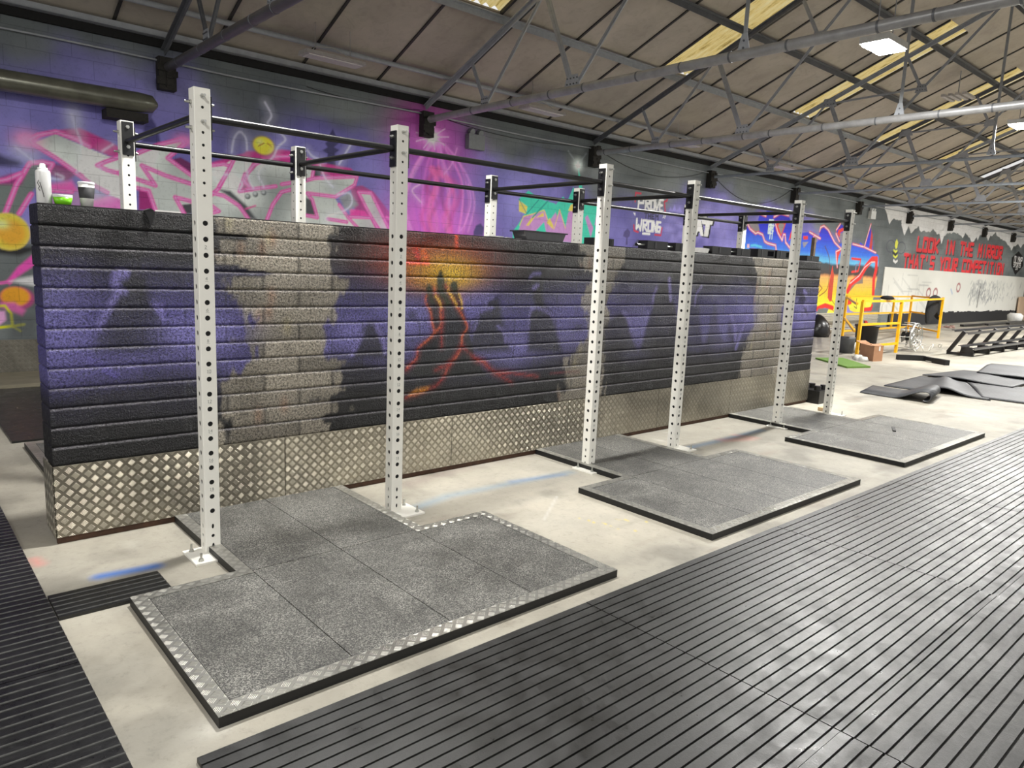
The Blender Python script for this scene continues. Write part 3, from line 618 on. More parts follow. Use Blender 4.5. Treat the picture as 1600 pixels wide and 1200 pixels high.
# eaves: pale angle, dark gap, conduit
steel = simple('painted_steel', (158, 162, 167), .5, .1, .14, 12, .1, 40); steel_d = simple('dark_steel', (96, 98, 102), .5, .1, .2, 10, .1, 40)
o = MB().box(-8, 46, YB-.16, YB-.10, 4.06, 4.12).box(-8, 46, YB-.16, YB-.02, 4.055, 4.063).build('trim_4', steel); tag(o, kind='structure')
o = MB().box(-8, 46, YB-.06, YB-.002, 3.96, 4.05).build('trim_5', simple('eaves_shadow_gap', (22, 22, 22), .9)); tag(o, kind='structure')
m = MB(); pts = [(x, YB-.05, 3.80+.012*math.sin(x*1.3)) for x in np.arange(-8, 46, .65)]; m.tube(pts, .012, 8)
o = m.build('electrical_conduit', steel); tag(o, 'thin grey conduit running along the top of the mural wall', 'conduit')
for k, (xa, xb, sag) in enumerate([(4.2, 6.1, .05), (6.3, 10.0, .12), (10.3, 14.0, .3), (14.2, 17.9, .5)]):
    m = MB(); m.tube([(xa+(xb-xa)*f, YB-.012, 3.86-.02*k-sag*4*f*(1-f)) for f in np.linspace(0, 1, 14)], .005, 6)
    o = m.build('hanging_cable', M_black); tag(o, 'thin black cable sagging on the wall, '+['shortest, left of the pink glow', 'between the pink glow and the teal lettering', 'above the white painted words', 'above the blue and orange mural'][k], 'cable', 'sagging cables on the mural wall')
# ---- trusses
TX = [2.32, 6.2, 10.13, 14.1, 18.0, 21.9, 25.8, 29.7, 33.6, 37.5, 41.4]
ZB = 3.72
zraf = lambda y: zroof(y)-.17
def truss(x, i):
    nm = ['nearest roof truss with a dark round bottom pipe, at the upper left', 'second roof truss from the left, thick grey pipe crossing the upper right', 'third roof truss from the left with a grey pipe below the bright lamp', 'fourth roof truss, first one with a thin pale flat bottom member',
          'fifth roof truss from the left, thin pale bottom member over the red lettering'][i] if i < 5 else 'distant steel roof truss, number %s in the row counted from the camera' % ['six', 'seven', 'eight', 'nine', 'ten', 'eleven'][i-5]
    t = thing('roof_truss', (x, YC, ZB), nm, 'roof truss', 'steel roof trusses')
    L = lambda y, z: (0, y-YC, z-ZB)
    st = steel if i != 0 else steel_d
    if i < 3:
        m = MB(); m.tube([L(5.72, ZB), L(-5.3, ZB)], .052, 20)
        ys = np.cumsum([rnd.uniform(.45, .9) for _ in range(15)])-5.3
        for y in ys: m.tube([L(y, ZB), L(y+.02, ZB)], .0555, 20, 1)
        m.build('bottom_pipe', [simple('pipe_paint' if i else 'dark_pipe_paint', (150, 150, 150) if i else (88, 86, 86), .38, .2, .2, 8), steel_d], t)
        m = MB(); m.bar(L(5.72, ZB+.0), L(5.2, ZB), .05, .05); m.build('end_fitting', steel_d, t)
    else:
        m = MB(); m.box(-.035, .035, -5.4-YC+.0, 5.7-YC, -.006, .006).box(-.035, -.029, -5.4-YC, 5.7-YC, -.05, .0); m.build('bottom_chord', simple('pale_steel', (158, 166, 174), .45, .2, .1), t)
    for s in (1, -1):
        Y = lambda y: y if s == 1 else 2*YC-y
        m = MB(); m.bar(L(Y(5.84), zraf(5.84)), L(Y(YC), zraf(YC)), .09, .012); m.bar(np.array(L(Y(5.84), zraf(5.84)))-(0, 0, .035), np.array(L(Y(YC), zraf(YC)))-(0, 0, .035), .014, .07)
        m.build('rafter', steel_d if i % 2 == 0 else steel, t)
        ws = [((4.35, ZB+.05), (4.70, zraf(4.7)), .045), ((4.33, ZB+.05), (3.25, zraf(3.2)-.08), .035), ((2.62, ZB+.05), (3.17, zraf(3.15)-.08), .06), ((2.55, ZB+.05), (1.47, 5.0), .035), ((1.47, 5.0), (YC+.12, zraf(YC)-.08), .035), ((1.47, 5.0), (1.80, zraf(1.8)), .04), ((3.17, zraf(3.15)-.1), (1.47, 5.03), .028)]
        for (a, b, wd) in ws:
            wd *= 1.35; m = MB(); m.bar(L(Y(a[0]), a[1]), L(Y(b[0]), b[1]), wd, .008, (1, 0, 0)); m.bar(np.array(L(Y(a[0]), a[1]))+(.012, 0, 0), np.array(L(Y(b[0]), b[1]))+(.012, 0, 0), .008, .045, (1, 0, 0))
            m.build('web_member', steel if i else steel_d, t)
        for (gy, gz, hw, hh) in ((4.34, ZB+.09, .1, .07), (2.6, ZB+.1, .14, .08), (3.18, zraf(3.18)-.07, .16, .08), (1.47, 5.02, .11, .07)):
            m = MB(); c = L(Y(gy), gz)
            m.prism([(c[1]-hw, c[2]-hh), (c[1]+hw, c[2]-hh), (c[1]+hw*.7, c[2]+hh), (c[1]-hw*.6, c[2]+hh)], 0, -.018, -.01)
            for dy in (-.6, -.2, .2, .6):
                for dz in (-.4, .45):
                    if i < 4: m.tube([(-.03, c[1]+dy*hw, c[2]+dz*hh), (-.018, c[1]+dy*hw, c[2]+dz*hh)], .009, 6, 1)
            m.build('gusset_plate', [steel, steel_d], t)
    m = MB(); m.bar(L(YC, ZB+.05), L(YC, zraf(YC)-.05), .045, .007, (1, 0, 0)); m.build('king_hanger', simple('hanger_steel', (150, 154, 156), .5, .2, .1), t)
    m = MB(); c = L(YC, ZB+.1); m.prism([(c[1]-.07, c[2]-.07), (c[1]+.07, c[2]-.07), (c[1]+.03, c[2]+.1), (c[1]-.03, c[2]+.1)], 0, -.014, -.006)
    for dz in (-.04, .03): m.tube([(-.026, c[1], c[2]+dz), (-.014, c[1], c[2]+dz)], .01, 6, 1)
    m.build('gusset_plate', [steel, steel_d], t)
    # rough bearing on the wall
    m = MB(); m.box(-.1, .1, 5.74-YC, 5.868-YC, -.26, .12); 
    for k in range(22): y = rnd.uniform(-.09, .09); z = rnd.uniform(-.22, .1); q = rnd.uniform(.02, .05); m.box(y-q, y+q, 5.74-YC-q*.6, 5.76-YC, z-q, z+q, 0)
    m.build('wall_bracket', simple('rough_mortar_bracket', (40, 38, 35), .9, 0, .4, 30, .6), t)
for i, x in enumerate(TX): truss(x, i)
# ---- purlins
for k, (y, nm) in enumerate([(5.28, 'lowest round roof purlin, nearest the mural wall'), (3.97, 'second roof purlin up from the mural wall, at the foot of the rooflights'), (2.72, 'third roof purlin up from the mural wall'), (1.5, 'fourth roof purlin up from the mural wall'), (.3, 'ridge purlin at the top of the roof with a cable clipped to it')]):
    z = zroof(y)-.075
    if k == 0: m = MB().tube([(-8, y, z), (46, y, z)], .034, 14)
    else: m = MB().box(-8, 46, y-.035, y+.035, z+.03, z+.04).box(-8, 46, y+.027, y+.035, z-.05, z+.04)
    p = m.build('roof_purlin', steel if k in (0, 1) else steel_d); tag(p, nm, 'purlin', 'roof purlins')
    if k == 4:
        m = MB().tube([(x, y-.06, z-.06+.02*math.sin(x*2.3)) for x in np.arange(5, 30, .35)], .011, 6); m.build('clipped_cable', steel, p)
for k, y in enumerate((-.9, -2.1, -3.4, -4.7)):
    z = zroof(y)-.075; p = MB().box(-8, 46, y-.035, y+.035, z-.03, z+.04).build('roof_purlin', steel_d)
    tag(p, ['first', 'second', 'third', 'lowest'][k]+' roof purlin on the slope behind the ridge', 'purlin', 'roof purlins')
# ---- lamps
def highbay(x, y, z, power, nm):
    t = thing('highbay_lamp', (x, y, z), nm, 'lamp', 'lit hall lamps')
    MB().box(-.26, .26, -.16, .16, .02, .09).build('housing', simple('lamp_housing', (200, 200, 196), .4), t)
    q = NT('lit_diffuser'); q.set((1, 1, 1), .5, emit=(1, .98, .93), es=55)
    MB().box(-.24, .24, -.14, .14, .0, .02).build('diffuser', MATS.setdefault('lit', q.m), t)
    zz = zroof(y)-z
    for s in (-.2, .2): MB().tube([(s, 0, .09), (s, 0, zz)], .006, 6).build('hanging_rod', steel, t)
    l = bpy.data.lights.new('lamp_light', 'AREA'); l.shape = 'RECTANGLE'; l.size = .48; l.size_y = .28; l.energy = power; l.color = (1, .985, .95)
    lo = bpy.data.objects.new('lamp_light', l); COL.objects.link(lo); lo.parent = t; lo.location = (0, 0, -.01)
    return t
p1 = unpx(1380, 76, 1, -.35); p2 = unpx(1597, 198, 1, -.1)
highbay(p1[0], -.35, p1[2], 260, 'bright rectangular lamp under the roof, the nearer of the two lit ones')
highbay(p2[0], -.1, p2[2], 260, 'bright rectangular lamp at the right edge, the farther of the two lit ones')
for x in (1.6,): highbay(x, -.3, 4.35, 150, 'lit hall lamp straight above the nearest platform')
for x in (19.5, 25.3, 31.0, 36.8): highbay(x, -.1, 4.3, 330, 'lit hall lamp far down the roof ridge, %s beyond the frame' % ['first', 'second', 'third', 'fourth'][int((x-19)/5.8)])
for k, (x, y, z) in enumerate([(4.15, 5.0, 4.05), (7.95, 5.0, 4.03), (11.9, 5.0, 4.05), (15.8, 5.0, 4.05)]):
    t = thing('unlit_strip_lamp', (x, y, z), 'unlit white strip lamp hanging near the mural wall, '+['nearest, over the pink graffiti', 'second along, over the teal lettering', 'third along, over the white words', 'fourth along, over the blue mural'][k], 'lamp', 'unlit strip lamps by the wall')
    m = MB(); m.prism([(-.14, 0), (.14, 0), (.11, .05), (-.11, .05)], 0, -.42, .42); m.build('housing', simple('lamp_enamel', (176, 172, 168), .5), t)
    m = MB(); m.box(-.38, .38, -.1, .1, -.012, 0); m.build('diffuser', simple('lamp_diffuser', (205, 200, 198), .4), t)
    m = MB().tube([(-.3, 0, .05), (-.25, 0, .12), (0, 0, .16), (.2, 0, .1), (.32, 0, .05)], .007, 6).tube([(-.25, 0, .12), (-.25, 0, zroof(y)-z)], .005, 6).tube([(.25, 0, .12), (.25, 0, zroof(y)-z)], .005, 6)
    m.build('hanger_wire', M_bolt, t)
t = thing('unlit_strip_lamp', (16.6, 1.7, 5.32), 'unlit four tube lamp hanging high under the roof ridge', 'lamp', 'unlit strip lamps by the wall')
MB().tube([(0, 0, .05), (0, 0, zroof(1.7)-5.32)], .01, 6).build('hanger_rod', steel, t)
for k in range(4): MB().box(-.3, .3, -.24+k*.13, -.17+k*.13, 0, .05).build('tube_tray', simple('lamp_enamel', (176, 172, 168), .5), t)
for x, nm in ((7.2, 'grey twin-spot emergency light on the mural wall by the pink glow'), (22.9, 'white twin-spot emergency light on the mural wall above the blue mural')):
    t = thing('emergency_light', (x, YB, 3.52), nm, 'emergency light', 'twin-spot emergency lights')
    c = simple('emergency_grey', (120, 124, 126), .5) if x < 10 else simple('emergency_white', (215, 218, 218), .5)
    MB().box(-.17, .17, -.1, -.002, -.12, .12).build('battery_box', c, t)
    for s in (-.09, .09): MB().tube([(s, -.02, .17), (s, -.09, .15)], .05, 14).build('spot', c, t)
# wall pipe at the left
m = MB(); m.tube([(-4, YB-.22, 3.22), (1.95, YB-.22, 3.24), (2.1, YB-.22, 3.24), (2.16, YB-.22, 3.24)], [.115, .115, .1, .03], 20)
o = m.build('wall_pipe', simple('grey_duct', (104, 104, 92), .3, .4, .3, 6)); tag(o, 'fat grey round pipe along the mural wall at the upper left', 'pipe')
MB().box(1.6, 2.05, YB-.24, YB-.002, 3.02, 3.12).build('pipe_bracket', simple('rough_mortar_bracket', (40, 38, 35)), o)
# ================================================================== BLOCK WALL
WX, WZ0, WZ1, WT = 7.95, .409, 1.7145, .24
NC = 13; CH = (WZ1-WZ0)/NC
vs = []; off = []
for k in range(NC):
    z = WZ0+k*CH
    for dz, d in ((.0, .009), (.0015, .008), (.0025, .0008), (.012, 0), (.03, 0), (.048, 0), (.066, 0), (.082, 0), (.093, .0006), (.0955, .004), (.0978, .009)):
        vs.append(z+dz); off.append(d)
vs.append(WZ1); off.append(.006)
us = np.arange(0, WX+.005, .01)
K = Canvas(us, vs); OFF = np.array(off)
U, V = K.U, K.V
row = np.clip(((V-WZ0)/CH).astype(int), 0, NC-1)
blk = np.floor(U/.44+(row % 2)*.5)
hb = (np.sin(blk*12.9898+row*78.233)*43758.5453) % 1
K.C[:] = mixc((112, 106, 95), (158, 150, 135), np.clip(.0+.95*hb+.5*(vnoise(U, V, .25, 8, 4)-.5), 0, 1))
gp = np.abs((U/.44+(row % 2)*.5) % 1); joint = np.minimum(gp, 1-gp)*.44
K.C *= (1-.5*np.clip((.013-joint)/.006, 0, 1))[..., None]
# rust and mortar runs on the bare blocks
for k in range(60):
    x = rnd.choice([rnd.uniform(.7, 1.35), rnd.uniform(3.3, 3.9), rnd.uniform(6.2, 6.9)]); z = rnd.uniform(.45, 1.7); K.blob((x, z), .025, .05, rnd.choice([(150, 104, 76), (170, 160, 120), (90, 84, 76)]), .45, 1, True)
def pcol(Ux, Vx):
    n = (vnoise(Ux, Vx, .7, 15, 4)-.5)
    v = Vx+n*.28
    zs = [.45, .62, .78, .95, 1.15, 1.35, 1.48, 1.6]
    cs = [lin(c) for c in ((7, 7, 9), (11, 11, 15), (30, 28, 46), (84, 79, 134), (70, 64, 126), (42, 39, 76), (20, 19, 26), (9, 9, 11))]
    a = np.stack([np.interp(v, zs, [c[i] for c in cs]) for i in range(3)], -1)
    rw = np.clip(((Vx-WZ0)/CH).astype(int), 0, NC-1); bk = np.floor(Ux/.44+(rw % 2)*.5); h_ = (np.sin(bk*7.13+rw*31.7)*9173.13) % 1
    return a*(.78+.45*h_)[..., None]
def I_(x, y): return (340+x*.2, 330+y*.2)
def J_(x, y): return (480+x*.2, 540+y*.2)
def K_(x, y): return (620+x*.2, 350+y*.2)
def L_(x, y): return (900+x*.2, 380+y*.2)
K.T(0, 0, 1, 1, 0, 0, 2)
r1 = [I_(40, 20), I_(45, 120), I_(60, 170), I_(250, 190), I_(260, 225), I_(80, 230), I_(95, 330), I_(60, 400), I_(180, 440), I_(500, 488), I_(440, 505), I_(80, 520), I_(60, 620), I_(180, 650), I_(240, 760), I_(280, 850), I_(240, 950), I_(140, 1020), I_(290, 1060), I_(300, 1140), (362, 590), (341, 600), (352, 629), (362, 655), (352, 676), (352, 720)]
r2 = [I_(920, 60), I_(925, 170), I_(850, 205), I_(880, 240), I_(905, 300), I_(830, 350), I_(850, 400), I_(880, 480), I_(960, 540), I_(940, 640), I_(890, 750), I_(880, 860), I_(830, 900), I_(830, 1010), I_(815, 1110), I_(870, 1150), J_(150, 95), J_(275, 130), J_(190, 195), J_(275, 250), J_(200, 310), J_(235, 350), J_(60, 420), J_(290, 500), J_(0, 580), J_(180, 620), J_(100, 680), J_(100, 760)]
r3 = [K_(1440, 120), K_(1470, 240), K_(1430, 290), K_(1440, 330), K_(1540, 400), K_(1520, 520), K_(1440, 600), K_(1500, 700), K_(1490, 880), K_(1430, 1000), K_(1340, 1050), K_(1320, 1180), (886, 585), (884, 603), (874, 625), (872, 650)]
r4 = [L_(385, 10), L_(375, 120), L_(310, 250), L_(250, 380), L_(225, 500), L_(260, 600), L_(220, 700), L_(200, 760), L_(190, 1300)]
r5 = [L_(1380, 60), L_(1410, 200), L_(1400, 400), L_(1415, 560), L_(1345, 800), L_(1300, 900), L_(1290, 1150)]
r6 = [(1234, 400), (1230, 450), (1222, 480), (1219, 520), (1222, 560), (1222, 600)]
wx = lambda P: [unpx(p[0], p[1], 1, 0) for p in P]
def span(left, right):
    """paint between two ragged edges"""
    def f(P):
        q = sorted([(a[2], a[0]) for a in wx(P)]); return np.array([a[0] for a in q]), np.array([a[1] for a in q])
    rag = (vnoise(U*3, V, .12, 77, 3)-.5)*.22
    lo = np.interp(V, *f(left))+rag if left else -1+0*V
    hi = np.interp(V, *f(right))+rag if right else 99+0*V
    a = np.clip((U-lo)/.035, 0, 1)*np.clip((hi-U)/.035, 0, 1)
    sl = (slice(None), slice(None)); K.blend(sl, a, pcol)
span(None, r1); span(r2, r3); span(r4, r5); span(r6, None)
K.T(0, 0, 1, 1, 0, 0, 2)
DK = (24, 24, 30)
def hill(P, c=DK, s=.05, al=.85): K.poly(P, c, s, al)
def rim(P, c=(120, 112, 178), w_=.02, al=.8): K.spline(P, w_, c, .025, al)
H_ = lambda x, y: (40+x*.2, 310+y*.2)
hill([H_(560, 1030), H_(690, 780), H_(710, 690), H_(760, 590), H_(850, 580), H_(930, 620), H_(960, 700), H_(990, 830), H_(1060, 900), H_(1110, 1000), H_(1200, 1200), H_(500, 1200)])
rim([H_(770, 590), H_(710, 600), H_(705, 680)], w_=.05); rim([H_(770, 730), H_(720, 740), H_(640, 880), H_(570, 1010)], w_=.03); K.poly([H_(980, 815), H_(1075, 825), H_(1090, 990), H_(1020, 880)], (112, 104, 172), .02); K.line([(140, 560), (180, 587)], .02, (96, 86, 170), .03, .8)
for q, a_, b_, al in ((H_(280, 950), .16, .2, .6), (H_(1260, 1070), .16, .1, .8), (I_(60, 940), .16, .1, .6), (H_(300, 1130), .1, .07, .5), (I_(1060, 950), .12, .1, .7), (K_(140, 720), .2, .1, .6), (K_(560, 640), .25, .12, .55), (K_(920, 980), .3, .14, .6), (K_(1350, 760), .3, .2, .4), (L_(480, 680), .2, .18, .7), (L_(1130, 700), .2, .15, .5), (L_(1330, 560), .25, .18, .5), ((1250, 490), .4, .15, .5)): K.blob(q, a_, b_, (122, 116, 184), al)
K.T(0, 0, 1, 1, 0, 0, 2)
hill([I_(1050, 1150), I_(1130, 930), I_(1170, 870), I_(1240, 870), I_(1290, 950), I_(1330, 1150)]); rim([I_(1050, 1120), I_(1130, 960)], w_=.03); rim([I_(1240, 890), I_(1300, 1040), I_(1310, 1100)], w_=.03)
hill([K_(80, 740), K_(90, 690), K_(120, 668), K_(150, 700), K_(160, 760)], (40, 38, 70))
# volcano
K.blob(K_(330, 300), .5, .17, (140, 40, 14), .9, 1.3); K.blob(K_(100, 300), .22, .12, (120, 20, 14), .7); K.blob(K_(370, 380), .3, .13, (206, 142, 26), .9, 1.3); K.blob(K_(430, 390), .2, .09, (214, 186, 40), .6)
K.line([K_(465, 100), K_(468, 180)], .03, (210, 70, 30), .02); K.line([K_(150, 210), K_(170, 270)], .04, (190, 40, 24), .03); K.line([K_(210, 225), K_(235, 270)], .04, (226, 100, 30), .03); K.line([K_(80, 300), K_(250, 308)], .015, (255, 60, 40), .015)
VD = (30, 32, 24)
hill([K_(235, 560), K_(235, 490), K_(255, 465), K_(275, 500), K_(290, 560), K_(320, 540), K_(315, 430), K_(325, 380), K_(348, 362), K_(372, 440), K_(400, 520), K_(430, 540), K_(415, 480), K_(440, 445), K_(470, 455), K_(480, 530), K_(510, 640), K_(560, 800), K_(600, 1010), K_(700, 1190), K_(100, 1190), K_(200, 940), K_(290, 840), K_(240, 640)], (26, 28, 30), .02, .95)
hill([K_(235, 560), K_(235, 490), K_(255, 465), K_(275, 500), K_(290, 600), K_(320, 600), K_(315, 430), K_(348, 362), K_(372, 440), K_(400, 560), K_(420, 560), K_(415, 480), K_(440, 445), K_(470, 455), K_(482, 580), K_(400, 640), K_(260, 620)], (44, 52, 22), .02, .9)
LV = (206, 96, 56); LY = (232, 188, 64); LR = (140, 34, 34)
def lava(P, c, w_=.016):
    w_ = min(w_, .014); K.spline(P, w_*2.6, LR, .05, .3); K.spline(P, w_, c, .012, .95)
lava([K_(230, 560), K_(225, 610), K_(262, 680), K_(278, 780), K_(292, 850), K_(250, 900), K_(170, 970), K_(155, 1050), K_(80, 1120)], LV)
lava([K_(290, 500), K_(310, 560), K_(345, 640), K_(340, 700), K_(350, 780), K_(300, 850)], LV); lava([K_(350, 620), K_(362, 720), K_(350, 820), K_(350, 960)], LR, .016)
lava([K_(380, 480), K_(430, 570), K_(480, 660), K_(540, 770), K_(548, 820), K_(510, 880), K_(505, 950), K_(470, 1030), K_(410, 1100), K_(370, 1190)], LV)
lava([K_(485, 545), K_(505, 600), K_(510, 660)], LY, .014); lava([K_(400, 520), K_(440, 580), K_(470, 640)], LY, .014); lava([K_(300, 560), K_(330, 600), K_(350, 650)], LY, .014)
lava([K_(505, 950), K_(560, 1000), K_(620, 1060), K_(680, 1080), K_(770, 1165), K_(860, 1165)], LR, .018); lava([K_(630, 1060), K_(680, 1075), K_(700, 1100)], LV, .014); lava([K_(420, 1090), K_(330, 1130)], LR, .012)
lava([J_(1200, 10), J_(1110, 150), J_(1060, 250), J_(1010, 310), J_(930, 350), J_(830, 385), J_(770, 405)], LR, .016); lava([J_(1120, 140), J_(1000, 190)], LR, .01); lava([J_(870, 30), J_(850, 110), J_(775, 190)], LR, .012)
K.poly([J_(800, 385), J_(850, 345), J_(950, 325), J_(930, 355), J_(870, 372)], (216, 140, 40), .03); lava([J_(1300, 90), J_(1370, 125), J_(1460, 205), J_(1600, 290)], LR, .014); lava([J_(1470, 212), J_(1540, 208), J_(1800, 240)], LR, .014); K.line([(860, 583), (905, 581)], .012, (120, 20, 40), .02, .7)
hill([K_(560, 1000), K_(600, 800), K_(630, 700), K_(680, 650), K_(700, 590), K_(750, 560), K_(800, 580), K_(820, 700), K_(850, 880), K_(900, 1000)]); rim([K_(700, 640), K_(700, 600), K_(750, 572)], w_=.025); rim([K_(640, 690), K_(700, 665), K_(750, 655)], w_=.02); rim([K_(790, 800), K_(840, 850), K_(850, 920)], w_=.025); rim([K_(605, 830), K_(635, 740), K_(632, 700)], w_=.015)
hill([K_(1020, 1000), K_(1030, 780), K_(1040, 700), K_(1080, 650), K_(1060, 560), K_(1090, 500), K_(1050, 460), K_(1035, 410), K_(1080, 380), K_(1120, 385), K_(1130, 350), K_(1150, 410), K_(1140, 480), K_(1140, 560), K_(1160, 640), K_(1210, 700), K_(1240, 800), K_(1290, 1000)]); rim([K_(1040, 420), K_(1070, 390), K_(1120, 388)], w_=.02); rim([K_(1050, 660), K_(1110, 658), K_(1180, 690), K_(1220, 730)], w_=.02); rim([K_(1070, 500), K_(1100, 480)], w_=.03); rim([K_(1030, 830), K_(1035, 720), K_(1060, 660)], w_=.015)
K.blob(K_(1420, 810), .07, .04, (44, 40, 70), .7)
hill([L_(230, 620), L_(280, 580), L_(370, 540), L_(410, 620), L_(440, 740), L_(480, 850), L_(200, 850), L_(200, 700)]); rim([L_(370, 540), L_(410, 590), L_(430, 680)], w_=.04)
hill([L_(500, 850), L_(550, 640), L_(600, 500), L_(600, 420), L_(640, 330), L_(720, 285), L_(740, 400), L_(780, 500), L_(800, 640), L_(820, 850)]); rim([L_(600, 470), L_(605, 420), L_(630, 350)], w_=.03); rim([L_(730, 280), L_(740, 440)], w_=.04); rim([L_(540, 640), L_(565, 540)], w_=.03)
hill([L_(860, 820), L_(880, 480), L_(930, 380), L_(950, 300), L_(980, 340), L_(950, 400), L_(960, 520), L_(990, 820)], DK, .05, .6); hill([L_(1010, 800), L_(1060, 560), L_(1085, 460), L_(1110, 620), L_(1150, 780)], DK, .06, .55); rim([L_(930, 480), L_(940, 400), L_(980, 340)], w_=.03); rim([L_(1210, 560), L_(1240, 640), L_(1245, 760)], w_=.05); rim([L_(1250, 820), L_(1290, 700), L_(1340, 580)], w_=.05); hill([L_(1180, 740), L_(1200, 580), L_(1230, 760)], DK, .06, .5)
N_ = lambda x, y: (1120+x*.125, 380+y*.125)
hill([N_(1030, 740), N_(1035, 660), N_(1070, 640), N_(1080, 560), N_(1095, 620), N_(1120, 650), N_(1115, 720), N_(1080, 750), N_(1130, 800), N_(1140, 900), N_(1060, 900), N_(1090, 780)], (22, 20, 40), .06, .8); rim([N_(1090, 600), N_(1120, 640)], w_=.05); rim([N_(1100, 770), N_(1130, 800), N_(1135, 830)], w_=.05); rim([N_(1080, 850), N_(1105, 900)], w_=.05)
K.C *= (1-.55*np.clip((.010-joint)/.004, 0, 1)*np.clip(vnoise(U, V, .9, 55, 2)*2-.2, 0, 1))[..., None]
K.C[:] += (.06*np.exp(-((joint-.014)/.004)**2)*np.clip(vnoise(U, V, .5, 56, 2)*3-1.3, 0, 1))[..., None]
# bright ledge highlight painted along the upper arrises of the courses
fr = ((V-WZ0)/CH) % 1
dust_or_highlight = np.exp(-((fr-.945)/.022)**2)*(.25+.6*vnoise(U, V*0, .3, 12, 4))*(V > WZ0+.05)*(V < 1.6)
K.C[:] = K.C*(1-dust_or_highlight[..., None])+lin((176, 172, 178))*dust_or_highlight[..., None]
# colour runs into recess darker only where mortar is bare
t = NT('painted_rough_block'); at = t.n('Attribute', attribute_name='paint')
f1 = t.noise(80, 3, .85); f2 = t.noise(38, 4, .7)
pit_glint = t.ramp(f1, [(.40, .14), (.49, .9), (.62, 1.6)])  # dark pits, with gloss glints painted in as brighter specks
col = t.mix(.85, at.outputs['Color'], pit_glint, 'MULTIPLY')
nrm = t.bump(t.math('ADD', f1, t.math('MULTIPLY', f2, .6)), 1.0, .012)
M_block = t.set(col, t.ramp(f2, [(.3, .34), (.7, .62)]), 0, nrm, spec=.35)
wt = thing('block_wall', (0, 0, 0), 'long low free-standing block wall painted with dark hills and a lava volcano', 'wall')
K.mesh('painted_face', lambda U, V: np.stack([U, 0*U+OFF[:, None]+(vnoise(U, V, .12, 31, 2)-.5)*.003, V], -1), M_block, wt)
# left end face
us = np.linspace(0, WT, 14); E_ = Canvas(us, vs); E_.C[:] = pcol(E_.U*0, E_.V)*1.1
E_.mesh('end_face', lambda U, V: np.stack([0*U+OFF[:, None]*.8+.0005, U, V], -1), M_block, wt)
bm_ = simple('dark_block_core', (38, 36, 38), .8, 0, .3, 12, .5, 50)
m = MB().box(.015, WX-.0, .015, WT, 0, WZ1-.012)
for k in range(18):
    x0 = k*.44+.004; m.box(x0, min(x0+.432, WX), .002, WT, WZ1-.03, WZ1-.001+rnd.uniform(-.003, .002))
m.build('wall_core', bm_, wt)
m = MB()
for k in range(NC): z = WZ0+k*CH; m.box(WX-.02, WX+(.012 if k % 2 else 0), .004, WT, z+.004, z+CH-.006)
m.build('far_end_face', bm_, wt)
for k, (a_, b_) in enumerate([(-.006, 1.22), (1.225, 2.5), (2.505, 3.72), (3.725, 4.95), (4.955, 6.2), (6.205, WX+.004)]):
    MB().box(a_, b_, -.006, -.001, .035, WZ0+.002).build('chequer_plate', M_plate, wt)
MB().box(-.008, -.002, -.006, WT, .035, WZ0).build('chequer_plate', M_plate, wt)
MB().box(0, WX, .004, .03, 0, .036).build('rusty_foot_strip', simple('rusty_strip', (70, 48, 34), .85, 0, .4, 20), wt)

